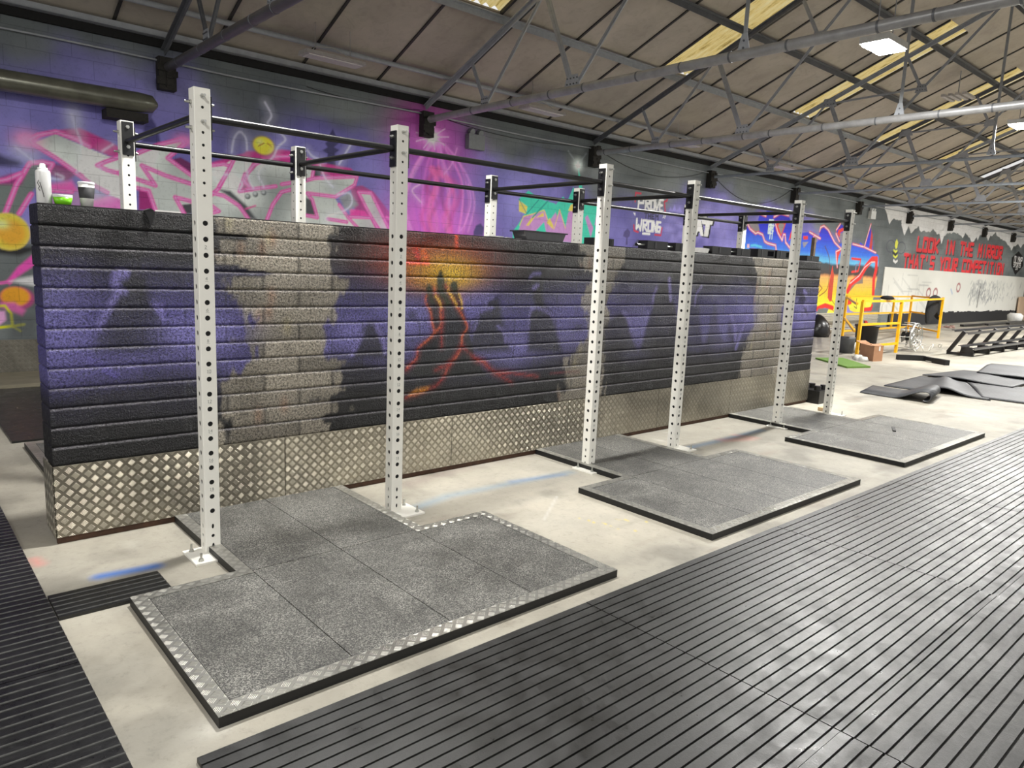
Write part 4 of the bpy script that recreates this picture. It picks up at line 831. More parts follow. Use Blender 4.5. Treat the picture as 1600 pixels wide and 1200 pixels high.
# ================================================================== RIG
PX = [0.5906, 1.6844, 3.4375, 4.5208, 6.294, 7.4096]; YF, YRr, HP = -.5189, .7767, 2.262; h = .0375
rig = thing('pull_up_rig', (3.9, .13, 0), 'white and black pull-up rig with twelve drilled uprights astride the block wall', 'gym rig')
HOLES = [(.143, .006, .013), (.093, .0085, .0085), (.041, .006, .013)] + [(.225+.075*k, .0125, .0125) for k in range(20)] + [(1.778+.0572*k, .0068, .0068) for k in range(6)] + [(2.176, .0068, .0068)]
HOLES.sort()
def upright():
    m = MB(); n = 16
    for face in range(4):
        def P(a, z, d=0):
            q = h-d
            return [(a, -q, z), (q, a, z), (-a, q, z), (-q, -a, z)][face]
        zs = [0]
        for (zc, rx, rz) in HOLES: zs += [zc-rz-.004, zc+rz+.004]
        zs.append(HP)
        c = h-.0045
        for i, (zc, rx, rz) in enumerate(HOLES):
            if zs[2*i+1] > zs[2*i]: m.add([P(-c, zs[2*i]), P(c, zs[2*i]), P(c, zs[2*i+1]), P(-c, zs[2*i+1])], [(0, 1, 2, 3)])
            z0, z1 = zs[2*i+1], zs[2*i+2]; q = (z1-z0)/2
            inner = []; outer = []
            for j in range(n):
                a = 2*math.pi*(j+.5)/n; ca, sa = math.cos(a), math.sin(a)
                inner.append((rx*ca, zc+rz*sa)); k = max(abs(ca)/c, abs(sa)/q); outer.append((ca/k, zc+sa/k))
            vs_ = [P(x, z) for x, z in outer]+[P(x, z) for x, z in inner]+[P(x, z, .003) for x, z in inner]+[P(x, z, .0045) for x, z in inner]
            m.add(vs_, [(j, (j+1) % n, (j+1) % n+n, j+n) for j in range(n)]+[(j+n, (j+1) % n+n, (j+1) % n+2*n, j+2*n) for j in range(n)])
            m.add([P(x, z, .004) for x, z in inner], [tuple(range(n))], 1)
            # corner triangles between the octagonal ring and the strip
            for sx in (-1, 1):
                for sz in (-1, 1):
                    js = sorted(range(n), key=lambda j: (outer[j][0]-sx*c)**2+(outer[j][1]-zc-sz*q)**2)[:2]
                    m.add([P(sx*c, zc+sz*q), P(*outer[js[0]]), P(*outer[js[1]])], [(0, 1, 2)])
        m.add([P(-c, zs[-2]), P(c, zs[-2]), P(c, zs[-1]), P(-c, zs[-1])], [(0, 1, 2, 3)])
        # rounded corner
        for j in range(3):
            def Q(t_, z):
                a = -math.pi/2+t_*math.pi/2; x, y = c+.0045*math.cos(a), -c+.0045*math.sin(a)
                return [(x, y, z), (-y, x, z), (-x, -y, z), (y, -x, z)][face]
            m.add([Q(j/3, 0), Q((j+1)/3, 0), Q((j+1)/3, HP), Q(j/3, HP)], [(0, 1, 2, 3)], 0, True)
    m.box(-h+.004, h-.004, -h+.004, h-.004, HP-.003, HP)
    # engraved hole numbers on the front face and the left face
    for k in range(1, 10):
        z = .225+.075*(20-2*k)-.036; txt = str(2*k); W = len(txt)*.011
        for i, ch in enumerate(txt):
            for st_ in FT[ch]:
                for a, b in zip(st_[:-1], st_[1:]):
                    x = lambda p: -W/2+i*.011+.0085*p
                    m.bar((x(a[0]), -h-.0002, z-.007+.014*a[1]), (x(b[0]), -h-.0002, z-.007+.014*b[1]), .0016, .0008, (0, 1, 0), 2)
        m.bar((-.008, -h-.0002, z-.0115), (.008, -h-.0002, z-.0115), .001, .0008, (0, 1, 0), 2)
    return m
um = upright()
U0 = um.build('upright', [M_white, M_hole, M_num], rig)
def base_plate():
    m = MB(); m.box(-.125, .045, -.16, .05, 0, .01); return m
bp0 = base_plate().build('base_plate', M_white, U0)
def bolt(m, p, d, L=.03, r=.006, head=.011):
    p = np.array(p, float); d = np.array(d, float); m.tube([p, p+d*.008], head, 6); m.tube([p+d*.008, p+d*L], r, 8); return m
for q in ((-.09, .02), (-.09, -.125)): 
    m = MB(); m.tube([(q[0], q[1], .01), (q[0], q[1], .013)], .013, 12); m.tube([(q[0], q[1], .013), (q[0], q[1], .022)], .0105, 6); m.tube([(q[0], q[1], .022), (q[0], q[1], .05)], .0055, 8); m.build('anchor_bolt', M_bolt, U0)
ups = []
zb = (2.226, 2.112); off0 = np.array((3.9, .13, 0))
for j, yy in enumerate((YF, YRr)):
    for i, x in enumerate(PX):
        o = U0 if (i == 0 and j == 0) else copy_tree(U0, rig)
        o.location = (x-3.9, yy-.13, 0)
        ups.append((o, i, j))
for o, i, j in ups:
    if i in (1, 3, 5):                                # mirror: plate points away from the platform
        for ch in o.children:
            if ch.name.startswith(('base_plate', 'anchor')): ch.scale.x = -1
    # bolts of the brackets
    s = -1 if j == 0 else 1
    for z in zb:
        m = MB(); bolt(m, (0, s*h, z), (0, s, 0), .034); m.build('bolt', M_bolt, o)
        m = MB(); bolt(m, (-h if i == 0 else -h-.008, 0, z-.028), (-1, 0, 0), .02 if i else .03); m.build('bolt', M_bolt, o)
        if i < 5: m = MB(); bolt(m, (h+.008, 0, z-.028), (1, 0, 0), .02); m.build('bolt', M_bolt, o)
    if i > 0 and j == 0: pass
def crossbar(a, b, ax, z):
    """tube with a welded plate on each end"""
    m = MB(); m.tube([a, b], .0168, 16); o = m.build('crossbar', M_black, rig)
    for p, s in ((a, 1), (b, -1)):
        m = MB(); p = np.array(p)
        if ax == 0: m.box(p[0], p[0]+s*.008, p[1]-.031, p[1]+.031, p[2]-.1, p[2]+.095) if s > 0 else m.box(p[0]-.008, p[0], p[1]-.031, p[1]+.031, p[2]-.1, p[2]+.095)
        else: m.box(p[0]-.031, p[0]+.031, p[1], p[1]+.008, p[2]-.08, p[2]+.11) if s > 0 else m.box(p[0]-.031, p[0]+.031, p[1]-.008, p[1], p[2]-.08, p[2]+.11)
        m.build('end_plate', M_black, o)
    return o
Z_ = 2.135
for yy in (YF, YRr):
    for i in range(5): crossbar((PX[i]+h-3.9, yy-.13, Z_), (PX[i+1]-h-3.9, yy-.13, Z_), 0, Z_)
for x in PX: 
    o = crossbar((x-3.9, YF+h-.13, Z_+.01), (x-3.9, YRr-h-.13, Z_+.01), 1, Z_)
    for z in zb:
        m = MB(); bolt(m, (x-3.9, YRr-h-.008-.13, z), (0, -1, 0), .012); m.build('bolt', M_bolt, o)

# ================================================================== PLATFORMS
def platform(cx, sgn, y0, nm, first=None, sx=1.0, mark=False):
    """T shaped: wide front 1.96 m, stem running to the wall at y0"""
    t = thing('lifting_platform', (cx, y0, 0), nm, 'lifting platform', 'T-shaped lifting platforms')
    P = .04; W = .98*sx; Sx = .522; YS, YM, YE = .004, .923, 1.983      # distances from the wall
    y = lambda d: -sgn*d
    def bx(m, x0, x1, d0, d1, z0, z1, mi=0): a, b = sorted((y(d0), y(d1))); m.box(x0, x1, a, b, z0, z1, mi)
    m = MB(); g = .006
    bx(m, -W, -W+g, YM, YE, 0, P-.002); bx(m, W-g, W, YM, YE, 0, P-.002); bx(m, -W+g, W-g, YE-g, YE, 0, P-.002)
    bx(m, -W+g, -Sx, YM, YM+g, 0, P-.002); bx(m, Sx, W-g, YM, YM+g, 0, P-.002); bx(m, -Sx, -Sx+g, YS, YM+g, 0, P-.002); bx(m, Sx-g, Sx, YS, YM+g, 0, P-.002)
    m.build('frame', M_frame, t)
    b = .062; fb = .07
    for (x0, x1, d0, d1) in ((-W, -W+b, YM, YE), (W-b, W, YM, YE), (-W+b, W-b, YE-fb, YE), (-W+b, -Sx, YM, YM+b), (Sx, W-b, YM, YM+b), (-Sx, -Sx+b, YS, YM+b), (Sx-b, Sx, YS, YM+b)):
        m = MB(); bx(m, x0+.0005, x1-.0005, d0, d1-.0005, P-.003, P); m.build('border_strip', M_border, t)
    gx = .0022
    xs = np.linspace(-W+b, W-b, 5); xs[1] = -(Sx-b); xs[3] = Sx-b; xs[2] = 0
    for k in range(4):
        d0 = YM+b if k in (0, 3) else YM+.035
        m = MB(); bx(m, xs[k]+gx, xs[k+1]-gx, d0+gx, YE-fb-gx, .002, P-.001); m.build('rubber_tile', M_tile, t)
    for k in (1, 2):
        m = MB(); bx(m, xs[k]+gx, xs[k+1]-gx, YS+gx, YM+.035-gx, .002, P-.001); m.build('rubber_tile', M_tile, t)
    return t
platform(1.09, 1, 0, 'nearest T-shaped platform of grey rubber tiles with chequer plate border')
platform(3.885, 1, 0, 'middle T-shaped platform of grey rubber tiles, between third and fourth uprights')
platform(6.74, 1, 0, 'farthest T-shaped platform of grey rubber tiles, by the wall\'s far end', sx=1.055)
p = platform(1.14, -1, WT, 'platform behind the wall, only its corner showing at the left')
# black offcut lying on the far platform
m = MB().bar((6.95, -1.42, .045), (7.13, -1.34, .045), .03, .01); o = m.build('rubber_offcut', M_frame); tag(o, 'small thin black offcut lying on the farthest platform', 'offcut')
o = MB().bar((1.72, -.03, .03), (1.76, .0, .03), .01, .01).build('mortar_crumb', M_bolt); bpy.data.objects.remove(o)

# ================================================================== MATS
def ribbed(m, x0, x1, y0, y1, th=.016, pitch=.05, gw=.008, gd=.010, zf=None, nx=1, rib=False):
    """slab with grooves running along x"""
    prof = []; y = y0+pitch/2; prof.append((y0, th))
    while y < y1-.004:
        prof += [(y-gw/2, th), (y-gw/2+.001, th-gd), (y+gw/2-.001, th-gd), (y+gw/2, th)]; y += pitch
    prof.append((y1, th)); n = len(prof); vs_ = []; fs = []
    xs_ = np.linspace(x0, x1, nx+1)
    for x in xs_:
        for (yy, z) in prof: vs_.append((x, yy, z+(zf(x, yy) if zf else 0)))
        for (yy, z) in prof: vs_.append((x, yy, .0005+(zf(x, yy) if zf else 0)))
    for i in range(nx):
        a, b = i*2*n, (i+1)*2*n
        for j in range(n-1): fs += [(a+j, a+j+1, b+j+1, b+j), (a+n+j, b+n+j, b+n+j+1, a+n+j+1)]
        fs += [(a, b, b+n, a+n), (a+n-1, a+2*n-1, b+2*n-1, b+n-1)]
    fs += [tuple([j, j+n, j+n+1, j+1]) for j in range(n-1)]
    q = nx*2*n; fs += [tuple([q+j, q+j+1, q+j+n+1, q+j+n]) for j in range(n-1)]
    k0 = len(m.f); m.add(vs_, fs)
    if rib:
        for j in range(n-1):
            if j % 4 in (1, 2, 3): m.mi[k0+2*j] = 1
    return m
XM = [-3.42, -1.71, -.0, 1.715, 3.41, 5.1, 6.82, 8.53, 10.25, 11.95, 13.65, 15.35]
YMs = [-2.1, -3.27, -4.44, -5.6]
ordn = ['first', 'second', 'third', 'fourth', 'fifth', 'sixth', 'seventh', 'eighth', 'ninth', 'tenth', 'eleventh']
for r_ in range(3):
    for i in range(2, len(XM)-1):
        if r_ and i > 8: continue
        x0, x1 = XM[i]+.0025, XM[i+1]-.0025; y1, y0 = YMs[r_]-.001, YMs[r_+1]+.002
        jy = rnd.uniform(-.004, .004); zf = None
        if r_ == 0 and i == 3: zf = lambda x, y: .010*math.exp(-((y+3.2)/.12)**2)*math.exp(-((x-3.0)/.5)**2)
        if r_ == 1 and i == 3: zf = lambda x, y: .012*math.exp(-((y+3.3)/.15)**2)*math.exp(-((x-3.2)/.35)**2)
        m = MB(); ribbed(m, x0, x1, y0+jy, y1+jy, nx=10 if zf else 1, zf=zf)
        o = m.build('ribbed_mat', M_mat)
        tag(o, 'grooved black rubber mat in the %s, %s from the left end' % (['row nearest the platforms', 'second row out', 'third row out'][r_], ordn[i-2]), 'rubber mat', 'grooved mats laid along the right')
for k in range(7):
    y0, y1 = 3.4-.0-k*1.17, 4.57-k*1.17
    for c_, (xa, xb) in enumerate(((-2.0, -.155), (-3.8, -2.003))):
        if y1 < -1.2 and c_: continue
        m = MB(); ribbed(m, xa, xb+.0, y0-1.2+.002, y1-1.2-.002, .013, .0505, .007, -.003, rib=True)
        o = m.build('ribbed_mat', [M_matd, M_rib]); tag(o, 'dark grooved mat at the left, %s from the far end, %s' % (ordn[k], 'inner column' if not c_ else 'outer column'), 'rubber mat', 'dark mats at the left')
for k, (xa, xb) in enumerate(((-3.8, -1.9), (-1.895, .1), (.105, 2.1), (2.105, 4.1))):
    for r_, (ya, yb) in enumerate(((2.4, 3.65), (3.655, 4.9))):
        if k < 2 and r_ == 0: continue
        m = MB(); ribbed(m, xa, xb, ya, yb, .016, .036, .004, .003)
        o = m.build('ribbed_mat', M_matd); tag(o, 'dark mat behind the block wall, %s from the left, %s row' % (ordn[k], ['nearer', 'farther'][r_]), 'rubber mat', 'dark mats behind the wall')
m = MB(); ribbed(m, -.15, .295, -.9, -.655, .015, .045, .006, -.003, rib=True); o = m.build('mat_offcut', [M_matd, M_rib]); tag(o, 'small black grooved mat strip between the left mats and the nearest platform', 'mat offcut')
# loose grey mats far right
def sheet(name, c4, zf, label, nx=26, ny=14, th=.016, mat=None):
    """c4: corners a, b, c, d; u from a to b, v from a to d"""
    a, b, c, d = [np.array(q, float) for q in c4]; m = MB(); vs_ = []
    for s_ in (1, 0):
        for j in range(ny+1):
            for i in range(nx+1):
                u, v = i/nx, j/ny; q = (a*(1-u)+b*u)*(1-v)+(d*(1-u)+c*u)*v; z = zf(u, v)
                g = (.0 if (i % 2 or not s_) else -.0)
                vs_.append((q[0], q[1], z+th*s_+g))
    N = (nx+1)*(ny+1); fs = []
    for j in range(ny):
        for i in range(nx):
            k = j*(nx+1)+i; fs += [(k, k+1, k+nx+2, k+nx+1), (N+k, N+k+nx+1, N+k+nx+2, N+k+1)]
    for i in range(nx): fs += [(i, N+i, N+i+1, i+1), (ny*(nx+1)+i, ny*(nx+1)+i+1, N+ny*(nx+1)+i+1, N+ny*(nx+1)+i)]
    for j in range(ny): k = j*(nx+1); fs += [(k, k+nx+1, N+k+nx+1, N+k), (k+nx, N+k+nx, N+k+2*nx+1, k+2*nx+1)]
    m.add(vs_, fs, 0, True); o = m.build(name, mat or M_matg2)
    return tag(o, label, 'rubber mat', 'loose grey mats on the floor')
t = NT('loose_grey_mat'); wv = t.n('TexWave', i_Scale=9, wave_type='BANDS', bands_direction='Y'); t.l(t.obj(), wv.inputs['Vector'])
c = t.mix(.55, t.ramp(t.noise(2, 4), [(.3, lin((44, 45, 48))), (.7, lin((70, 72, 75)))]), t.ramp(wv.outputs['Fac'], [(.1, .35), (.35, 1)]), 'MULTIPLY')
M_matg2 = t.set(c, .55, 0, t.bump(wv.outputs['Fac'], .4, .004), spec=.5)
# mat with its near end rolled over: profile swept along x
m = MB(); prof = []; rr_ = .068; cy = -.86
for v in np.linspace(0, 1, 22): prof.append((-.02+(cy+.02)*v, .016+(2*rr_)*max(0, (v-.5)/.5)**2*(3-2*max(0, (v-.5)/.5))))
for a in np.linspace(90, 300, 16)[1:]: prof.append((cy-rr_*math.sin(R(a-90)), .016+rr_+rr_*math.cos(R(a-90))))
outer = np.array(prof); n = len(outer)
tn = np.gradient(outer, axis=0); nn = np.stack([-tn[:, 1], tn[:, 0]], -1); nn /= np.linalg.norm(nn, axis=1)[:, None]+1e-9
inner = outer+nn*.013
vs_ = [(x+.05*p[0], p[0]+sk, max(p[1], .002)) for x, sk in ((9.42, .0), (10.25, .17)) for arr in (outer, inner) for p in arr]
fs = []
for j in range(n-1): fs += [(j, j+1, 2*n+j+1, 2*n+j), (n+j, 3*n+j, 3*n+j+1, n+j+1), (j, n+j, n+j+1, j+1), (2*n+j, 2*n+j+1, 3*n+j+1, 3*n+j)]
fs += [(0, 2*n, 3*n, n), (n-1, 2*n-1, 4*n-1, 3*n-1)]
m.add(vs_, fs, 0, True); o = m.build('ribbed_mat', M_matg2); tag(o, 'loose grey mat with its end curled over in a roll, nearest of the pile', 'rubber mat', 'loose grey mats on the floor')
ss = lambda x: max(0., min(1., x))**2*(3-2*max(0., min(1., x)))
sheet('ribbed_mat', [(10.5, -1.28), (10.42, .06), (12.2, .18), (12.15, -.47)], lambda u, v: .002+.085*math.exp(-((u-.42)/.16)**2)*(1-.5*v), 'loose grey mat buckled into a low hump behind the curled one')
sheet('ribbed_mat', [(10.72, -2.3), (10.62, -1.14), (12.16, -.5), (12.6, -1.7)], lambda u, v: .004+.02*math.exp(-((v-.5)/.3)**2), 'loose grey mat at the right picture edge, nearest the grooved floor mats')
sheet('ribbed_mat', [(12.1, -1.12), (12.18, .16), (13.7, .02), (13.5, -1.1)], lambda u, v: .022+.03*math.exp(-((u-.6)/.25)**2), 'loose grey mat lying over the buckled one, toward the black rack')
sheet('ribbed_mat', [(13.3, -1.3), (13.2, -.32), (15.0, -.04), (15.4, -1.2)], lambda u, v: .07+.03*math.exp(-((v-.6)/.3)**2)*u-.06*ss(u*1.4)*0, 'farthest loose grey mat, raised on top of the pile')
sheet('ribbed_mat', [(13.35, -1.3), (13.25, -.3), (15.0, -.02), (15.4, -1.18)], lambda u, v: .03, 'grey mat flat below the farthest raised one')
# ================================================================== THINGS ON THE WALL TOP
ZT = WZ1+.001
wp = lambda x, y: unpx(x, y, 1, .12)
t = thing('spray_can', (.05, .12, ZT), 'white spray can with a black squiggle, at the left end of the block wall', 'spray can')
MB().lathe((0, 0, 0), [(.0, 0), (.031, 0), (.033, .004), (.033, .15), (.030, .158), (.018, .166), (.0, .166)], 28).build('body', simple('white_can', (214, 214, 212), .35, .1, .05), t)
MB().lathe((0, 0, .160), [(.022, 0), (.022, .012), (.014, .014), (.012, .03), (.009, .032), (0, .032)], 20).build('nozzle_cap', simple('cap_white', (230, 230, 228), .4), t)
m = MB()
for a, b in (((-.012, .11), (-.018, .095)), ((-.018, .095), (-.01, .08)), ((-.01, .08), (-.016, .07)), ((-.016, .07), (-.009, .06)), ((-.008, .1), (.004, .045)), ((.004, .045), (.006, .03))):
    m.bar((a[0]-.012, -.0335, a[1]), (b[0]-.012, -.0335, b[1]), .0025, .002, (0, 1, 0))
m.build('squiggle', simple('black_ink', (30, 20, 24), .5), t)
m = MB().lathe((0, 0, 0), [(.0, 0), (.034, 0), (.043, .036), (.041, .036), (.033, .003), (0, .003)], 28)
o = m.build('plastic_cup', simple('green_plastic', (118, 200, 30), .3, 0, .03)); o.location = (.125, .1, ZT); tag(o, 'bright green low plastic pot between the spray can and the coffee cup', 'pot')
MB().lathe((0, 0, .036), [(.043, 0), (.044, .014), (.0425, .014), (.0415, 0)], 28).build('clear_rim', simple('clear_grey', (190, 196, 190), .2), o)
t = thing('coffee_cup', (.235, .12, ZT), 'white paper coffee cup with a black sleeve, beside the green pot', 'cup')
MB().lathe((0, 0, 0), [(.0, 0), (.028, 0), (.037, .115), (0, .115)], 28).build('cup_body', simple('paper_white', (222, 220, 216), .6), t)
MB().lathe((0, 0, .043), [(.0325, 0), (.0375, .053), (.034, .053)], 28).build('sleeve', simple('sleeve_black', (44, 44, 46), .7), t)
MB().lathe((0, 0, .112), [(.0385, 0), (.0395, .006), (.036, .012), (.034, .012), (.033, .006), (0, .006)], 28).build('lid', simple('lid_white', (205, 205, 208), .4), t)
# small tape flap hanging over the wall edge
x0 = wp(225, 330)[0]
m = MB(); m.prism([(x0-.03, ZT-.003), (x0+.02, ZT-.002), (x0+.012, ZT-.045), (x0-.002, ZT-.085), (x0-.014, ZT-.04)], 1, -.006, -.004); m.prism([(x0-.03, ZT), (x0, ZT+.012), (x0+.02, ZT)], 1, -.006, .05)
o = m.build('tape_flap', M_black); tag(o, 'small torn black tape flap hanging over the wall edge behind the nearest upright', 'tape')
o = MB().prism([(x0+.03, .03), (x0+.16, .04), (x0+.14, .09), (x0+.05, .1)], 2, ZT, ZT+.008).build('paper_scrap', simple('paper_white', (222, 220, 216))); tag(o, 'white paper scrap on the wall top beside the black tape', 'paper')
# takeaway tray
xa, xb = wp(814, 370)[0], wp(870, 374)[0]
m = MB(); W = (xb-xa); m.prism([(0, 0), (W, 0), (W+.03, .06), (-.03, .06)], 1, -.07, .07); o = m.build('plastic_tray', simple('smoky_plastic', (86, 86, 88), .2)); o.location = (xa, .12, ZT); tag(o, 'dark see-through plastic food tray on the middle of the block wall', 'tray')
MB().box(-.045, W+.04, -.085, .085, .06, .07).build('tray_lid', simple('dark_lid', (40, 40, 42), .25), o)
m = MB()
for k in range(9): a = rnd.uniform(0, .3); m.prism([(a, 0), (a+.06, .01), (a+.05, .05), (a+.01, .04)], 2, .001*k, .001*k+.004)
o = m.build('paper_scraps', simple('paper_white', (222, 220, 216))); o.location = (xa-.36, .07, ZT); tag(o, 'crumpled white paper scraps just left of the food tray', 'paper')
# black rig attachments standing in a row
def attach(x, kind, wd, nm, z=ZT):
    t = thing('rack_attachment', (x, .12, z), nm, 'rack attachment', 'black steel attachments on the wall top')
    hh = {'b': .075, 'u': .09, 's': .06}[kind]
    MB().box(0, wd, -.06, .05, 0, hh).build('bracket_body', M_black, t)
    MB().box(wd*.35, wd*.42, -.064, -.06, .01, hh-.008).build('seam_plate', simple('satin_black', (58, 58, 60), .3), t)
    if kind == 'b':
        MB().tube([(-.11, -.02, hh*.45), (0, -.02, hh*.45)], .009, 10).build('pin', M_bolt, t); MB().tube([(-.115, -.02, hh*.45), (-.1, -.02, hh*.45)], .014, 12).build('pin_head', M_black, t)
    if kind == 'u':
        MB().box(wd, wd+.16, -.05, .04, 0, .018).box(wd+.15, wd+.17, -.05, .04, 0, .09).box(wd, wd+.16, -.05, .04, .074, .09).build('cradle', M_black, t)
    return t
X = lambda px_: wp(px_, 380)[0]
attach(X(919), 's', X(930)-X(919), 'small black steel block just left of the third upright')
attach(X(945), 's', .05, 'black pin and plate just right of the third upright'); 
attach(X(1004), 'b', .30, 'black bracket with a silver pin left of the fourth upright')
attach(X(1048), 'b', .24, 'black bracket with pin directly beside the fourth upright')
attach(X(1106), 'b', .34, 'wide black bracket right of the fourth upright')
attach(X(1145), 'b', .26, 'black bracket with pin before the bare block patch')
attach(X(1178), 'u', .2, 'black U-shaped cradle bracket over the bare block patch')
attach(X(1208), 'u', .2, 'black cradle bracket left of the fifth upright')
attach(X(1256), 's', .3, 'low black bracket right of the fifth upright')
for q, nm in ((1088, 'white folded carton lying between the black brackets'), ):
    m = MB().prism([(0, 0), (.14, .0), (.16, .045), (.02, .05)], 1, -.05, .03); o = m.build('carton', simple('paper_white', (222, 220, 216))); o.location = (X(q), .12, ZT); tag(o, nm, 'carton')
m = MB().bar((WX-.02, .15, 1.5), (WX-.0, .15, 2.03), .045, .03, (0, 1, 0)); 
m = MB().box(WX+.012, WX+.055, .12, .16, 1.30, 2.0); o = m.build('timber_stake', simple('old_timber', (98, 82, 66), .8, 0, .3, 40)); tag(o, 'rough upright timber stake fixed at the far end of the block wall', 'timber')
# ================================================================== FAR RIGHT FLOOR THINGS
YLW = simple('yellow_paint', (236, 176, 12), .4, 0, .12, 6)
def rail(name, loc, pts, bars, label, r=.027):
    t = thing(name, (loc[0], loc[1], 0), label, 'guard rail', 'yellow guard rails')
    for (x, y, hh) in pts: MB().box(x-loc[0]-r, x-loc[0]+r, y-loc[1]-r, y-loc[1]+r, 0, hh).build('post', YLW, t)
    for (a, b, z) in bars:
        a = np.array((a[0]-loc[0], a[1]-loc[1], z)); b = np.array((b[0]-loc[0], b[1]-loc[1], z)); MB().bar(a, b, .045, .045).build('rail_bar', YLW, t)
    return t
A_, B_ = (14.17, 2.09), (15.96, 2.03)
g1 = rail('guard_rail', A_, [A_+(1.1,), B_+(1.1,)], [(A_, B_, 1.11), (A_, B_, .64), ((14.9, 2.06), B_, .2)], 'nearer yellow guard rail frame beside the cardboard box')
C_, D_, E2, F_ = (21.79, 3.14), (21.2, 4.1), (20.2, 5.6), (18.2, 4.1)
g2 = rail('guard_rail', (18.87, 4.51), [(21.79, 3.14, 1.14), (23.55, 4.59, 1.06), (18.87, 4.51, 1.06), (24.6, 5.5, .95)], [((18.87, 4.51), (23.55, 4.59), 1.08), ((23.55, 4.59), (21.79, 3.14), 1.1), ((18.87, 4.51), (23.55, 4.59), .6), ((23.55, 4.59), (21.79, 3.14), .62), ((23.55, 4.59), (21.79, 3.14), .18), ((18.87, 4.51), (23.5, 4.59), .15), ((14.17, 2.2), (18.87, 4.51), 1.05), ((14.2, 2.2), (18.87, 4.51), .5), ((21.79, 3.14), (15.9, 2.15), 1.1)], 'farther yellow guard rail with the black jacket hung on it')
# jacket
m = MB(); c = unpx(1457, 482, 1, 3.3)
jk = thing('jacket', (c[0], 3.28, 0), 'black jacket slung over the end of the farther yellow rail', 'jacket')
prof = [(-.55, 1.19), (-.1, 1.22), (.35, 1.18), (.5, 1.0), (.55, .7), (.35, .62), (.2, .75), (-.05, .8), (-.22, .9), (-.3, .6), (-.5, .55), (-.62, .8)]
m.prism([(x*1.15+.12, 1.24-(1.22-z)*1.35) for x, z in prof], 1, -.09, .09); o = m.build('cloth', simple('black_cloth', (14, 14, 15), .95, 0, .3, 6, .5, 8), jk)
md = o.modifiers.new('s', 'SUBSURF'); md.levels = 2; md.render_levels = 2
o = MB().lathe((15.25, 2.06, 1.135), [(0, 0), (.11, .01), (.14, .04), (.09, .08), (0, .09)], 14).build('work_glove', simple('black_cloth', (14, 14, 15))); tag(o, 'pair of black gloves lying on the top bar of the nearer rail', 'gloves')
# box
def corner(px_, z=0): return unpx(px_[0], px_[1], 2, z)
a, b, c = corner((1342, 559.4)), corner((1363.5, 565)), corner((1378, 564.3)); d = a+c-b
t = thing('cardboard_box', (b[0], b[1], 0), 'brown cardboard box on the floor beside the yellow rail post', 'box')
q = [(p[0]-b[0], p[1]-b[1]) for p in (a, b, c, d)]; cb = simple('cardboard', (158, 116, 84), .8, 0, .1, 5)
MB().prism(q, 2, .0, .29).build('carton', cb, t)
f0, f1, f2 = np.array(q[1]), np.array(q[2]), np.array(q[0])
m = MB(); cc = f1*.62; m.bar((cc[0]-.01, cc[1]-.0, .2), (cc[0]-.01, cc[1], .285), .05, .006, (0, 1, 0)); m.build('label', simple('paper_white', (222, 220, 216)), t)
for s0, s1, dz in ((f2, f1*0+f2+f1, .05), (np.array((0., 0)), f1, .04)):
    m = MB(); m.add([(s0[0], s0[1], .29), (s1[0], s1[1], .29), (s1[0]-.08, s1[1]+.06, .29+dz), (s0[0]-.08, s0[1]+.06, .29+dz)], [(0, 1, 2, 3)]); o = m.build('flap', cb, t); o.modifiers.new('t', 'SOLIDIFY').thickness = .006
# bin, bags, tub, fan, debris
t = thing('rubble_bin', (15.75, 2.6, 0), 'tall black plastic bin between the yellow rail posts', 'bin')
MB().lathe((0, 0, 0), [(0, 0), (.21, 0), (.235, .5), (.255, .52), (.255, .56), (.235, .56), (.22, .5), (.0, .45)], 24).build('bin_body', simple('bin_black', (18, 18, 19), .4), t)
MB().bar((-.05, -.05, .5), (.1, .1, .62), .06, .04).build('red_tool', simple('tool_red', (150, 30, 24), .5), t)
m = MB(); m.lathe((18.1, 4.85, 0), [(0, 0), (.3, 0), (.34, .12), (.28, .36), (.14, .52), (.04, .58), (0, .58)], 10); o = m.build('rubbish_bag', simple('bag_black', (20, 20, 22), .3, 0, .3, 8, .9, 14)); tag(o, 'black rubbish bag slumped behind the yellow rail corner', 'bag')
m = MB(); m.lathe((14.62, 2.5, 0), [(0, 0), (.13, 0), (.15, .3), (.15, .34), (0, .34)], 16); o = m.build('paint_tub', simple('grey_tub', (72, 74, 76), .5)); tag(o, 'grey tub on the floor left of the yellow rail post', 'tub')
m = MB(); m.lathe((15.0, 2.6, 0), [(0, 0), (.14, 0), (.15, .2), (0, .2)], 16); o = m.build('paint_tub', simple('white_tub', (190, 188, 180), .5)); tag(o, 'white paint tub in the clutter behind the cardboard box', 'tub')
t = thing('drum_fan', (16.7, 2.1, 0), 'round wire-caged fan standing right of the black bin', 'fan')
for k in range(5):
    m = MB(); rr = .12+.09*k; m.tube([(rr*math.cos(a)*.75, -.1-.02*k+0*a, .33+rr*.62*math.sin(a)) for a in np.linspace(0, 2*math.pi, 24)], .012, 6); m.build('cage_ring', M_bolt, t)
m = MB()
for a in np.linspace(0, 2*math.pi, 13)[:-1]: m.tube([(0, -.1, .33), (.36*math.cos(a), -.14, .33+.3*math.sin(a)), (.38*math.cos(a), .1, .33+.3*math.sin(a))], .01, 6)
m.build('cage_spokes', M_bolt, t); MB().tube([(0, -.08, .33), (0, .1, .33)], .1, 14).build('motor', M_black, t)
m = MB()
for a in range(4): m.bar((0, 0, .33), (.25*math.cos(a*1.57+.4), .03, .33+.22*math.sin(a*1.57+.4)), .1, .01, (0, 1, 0))
m.build('blades', simple('fan_blade', (120, 116, 110), .4, .4), t)
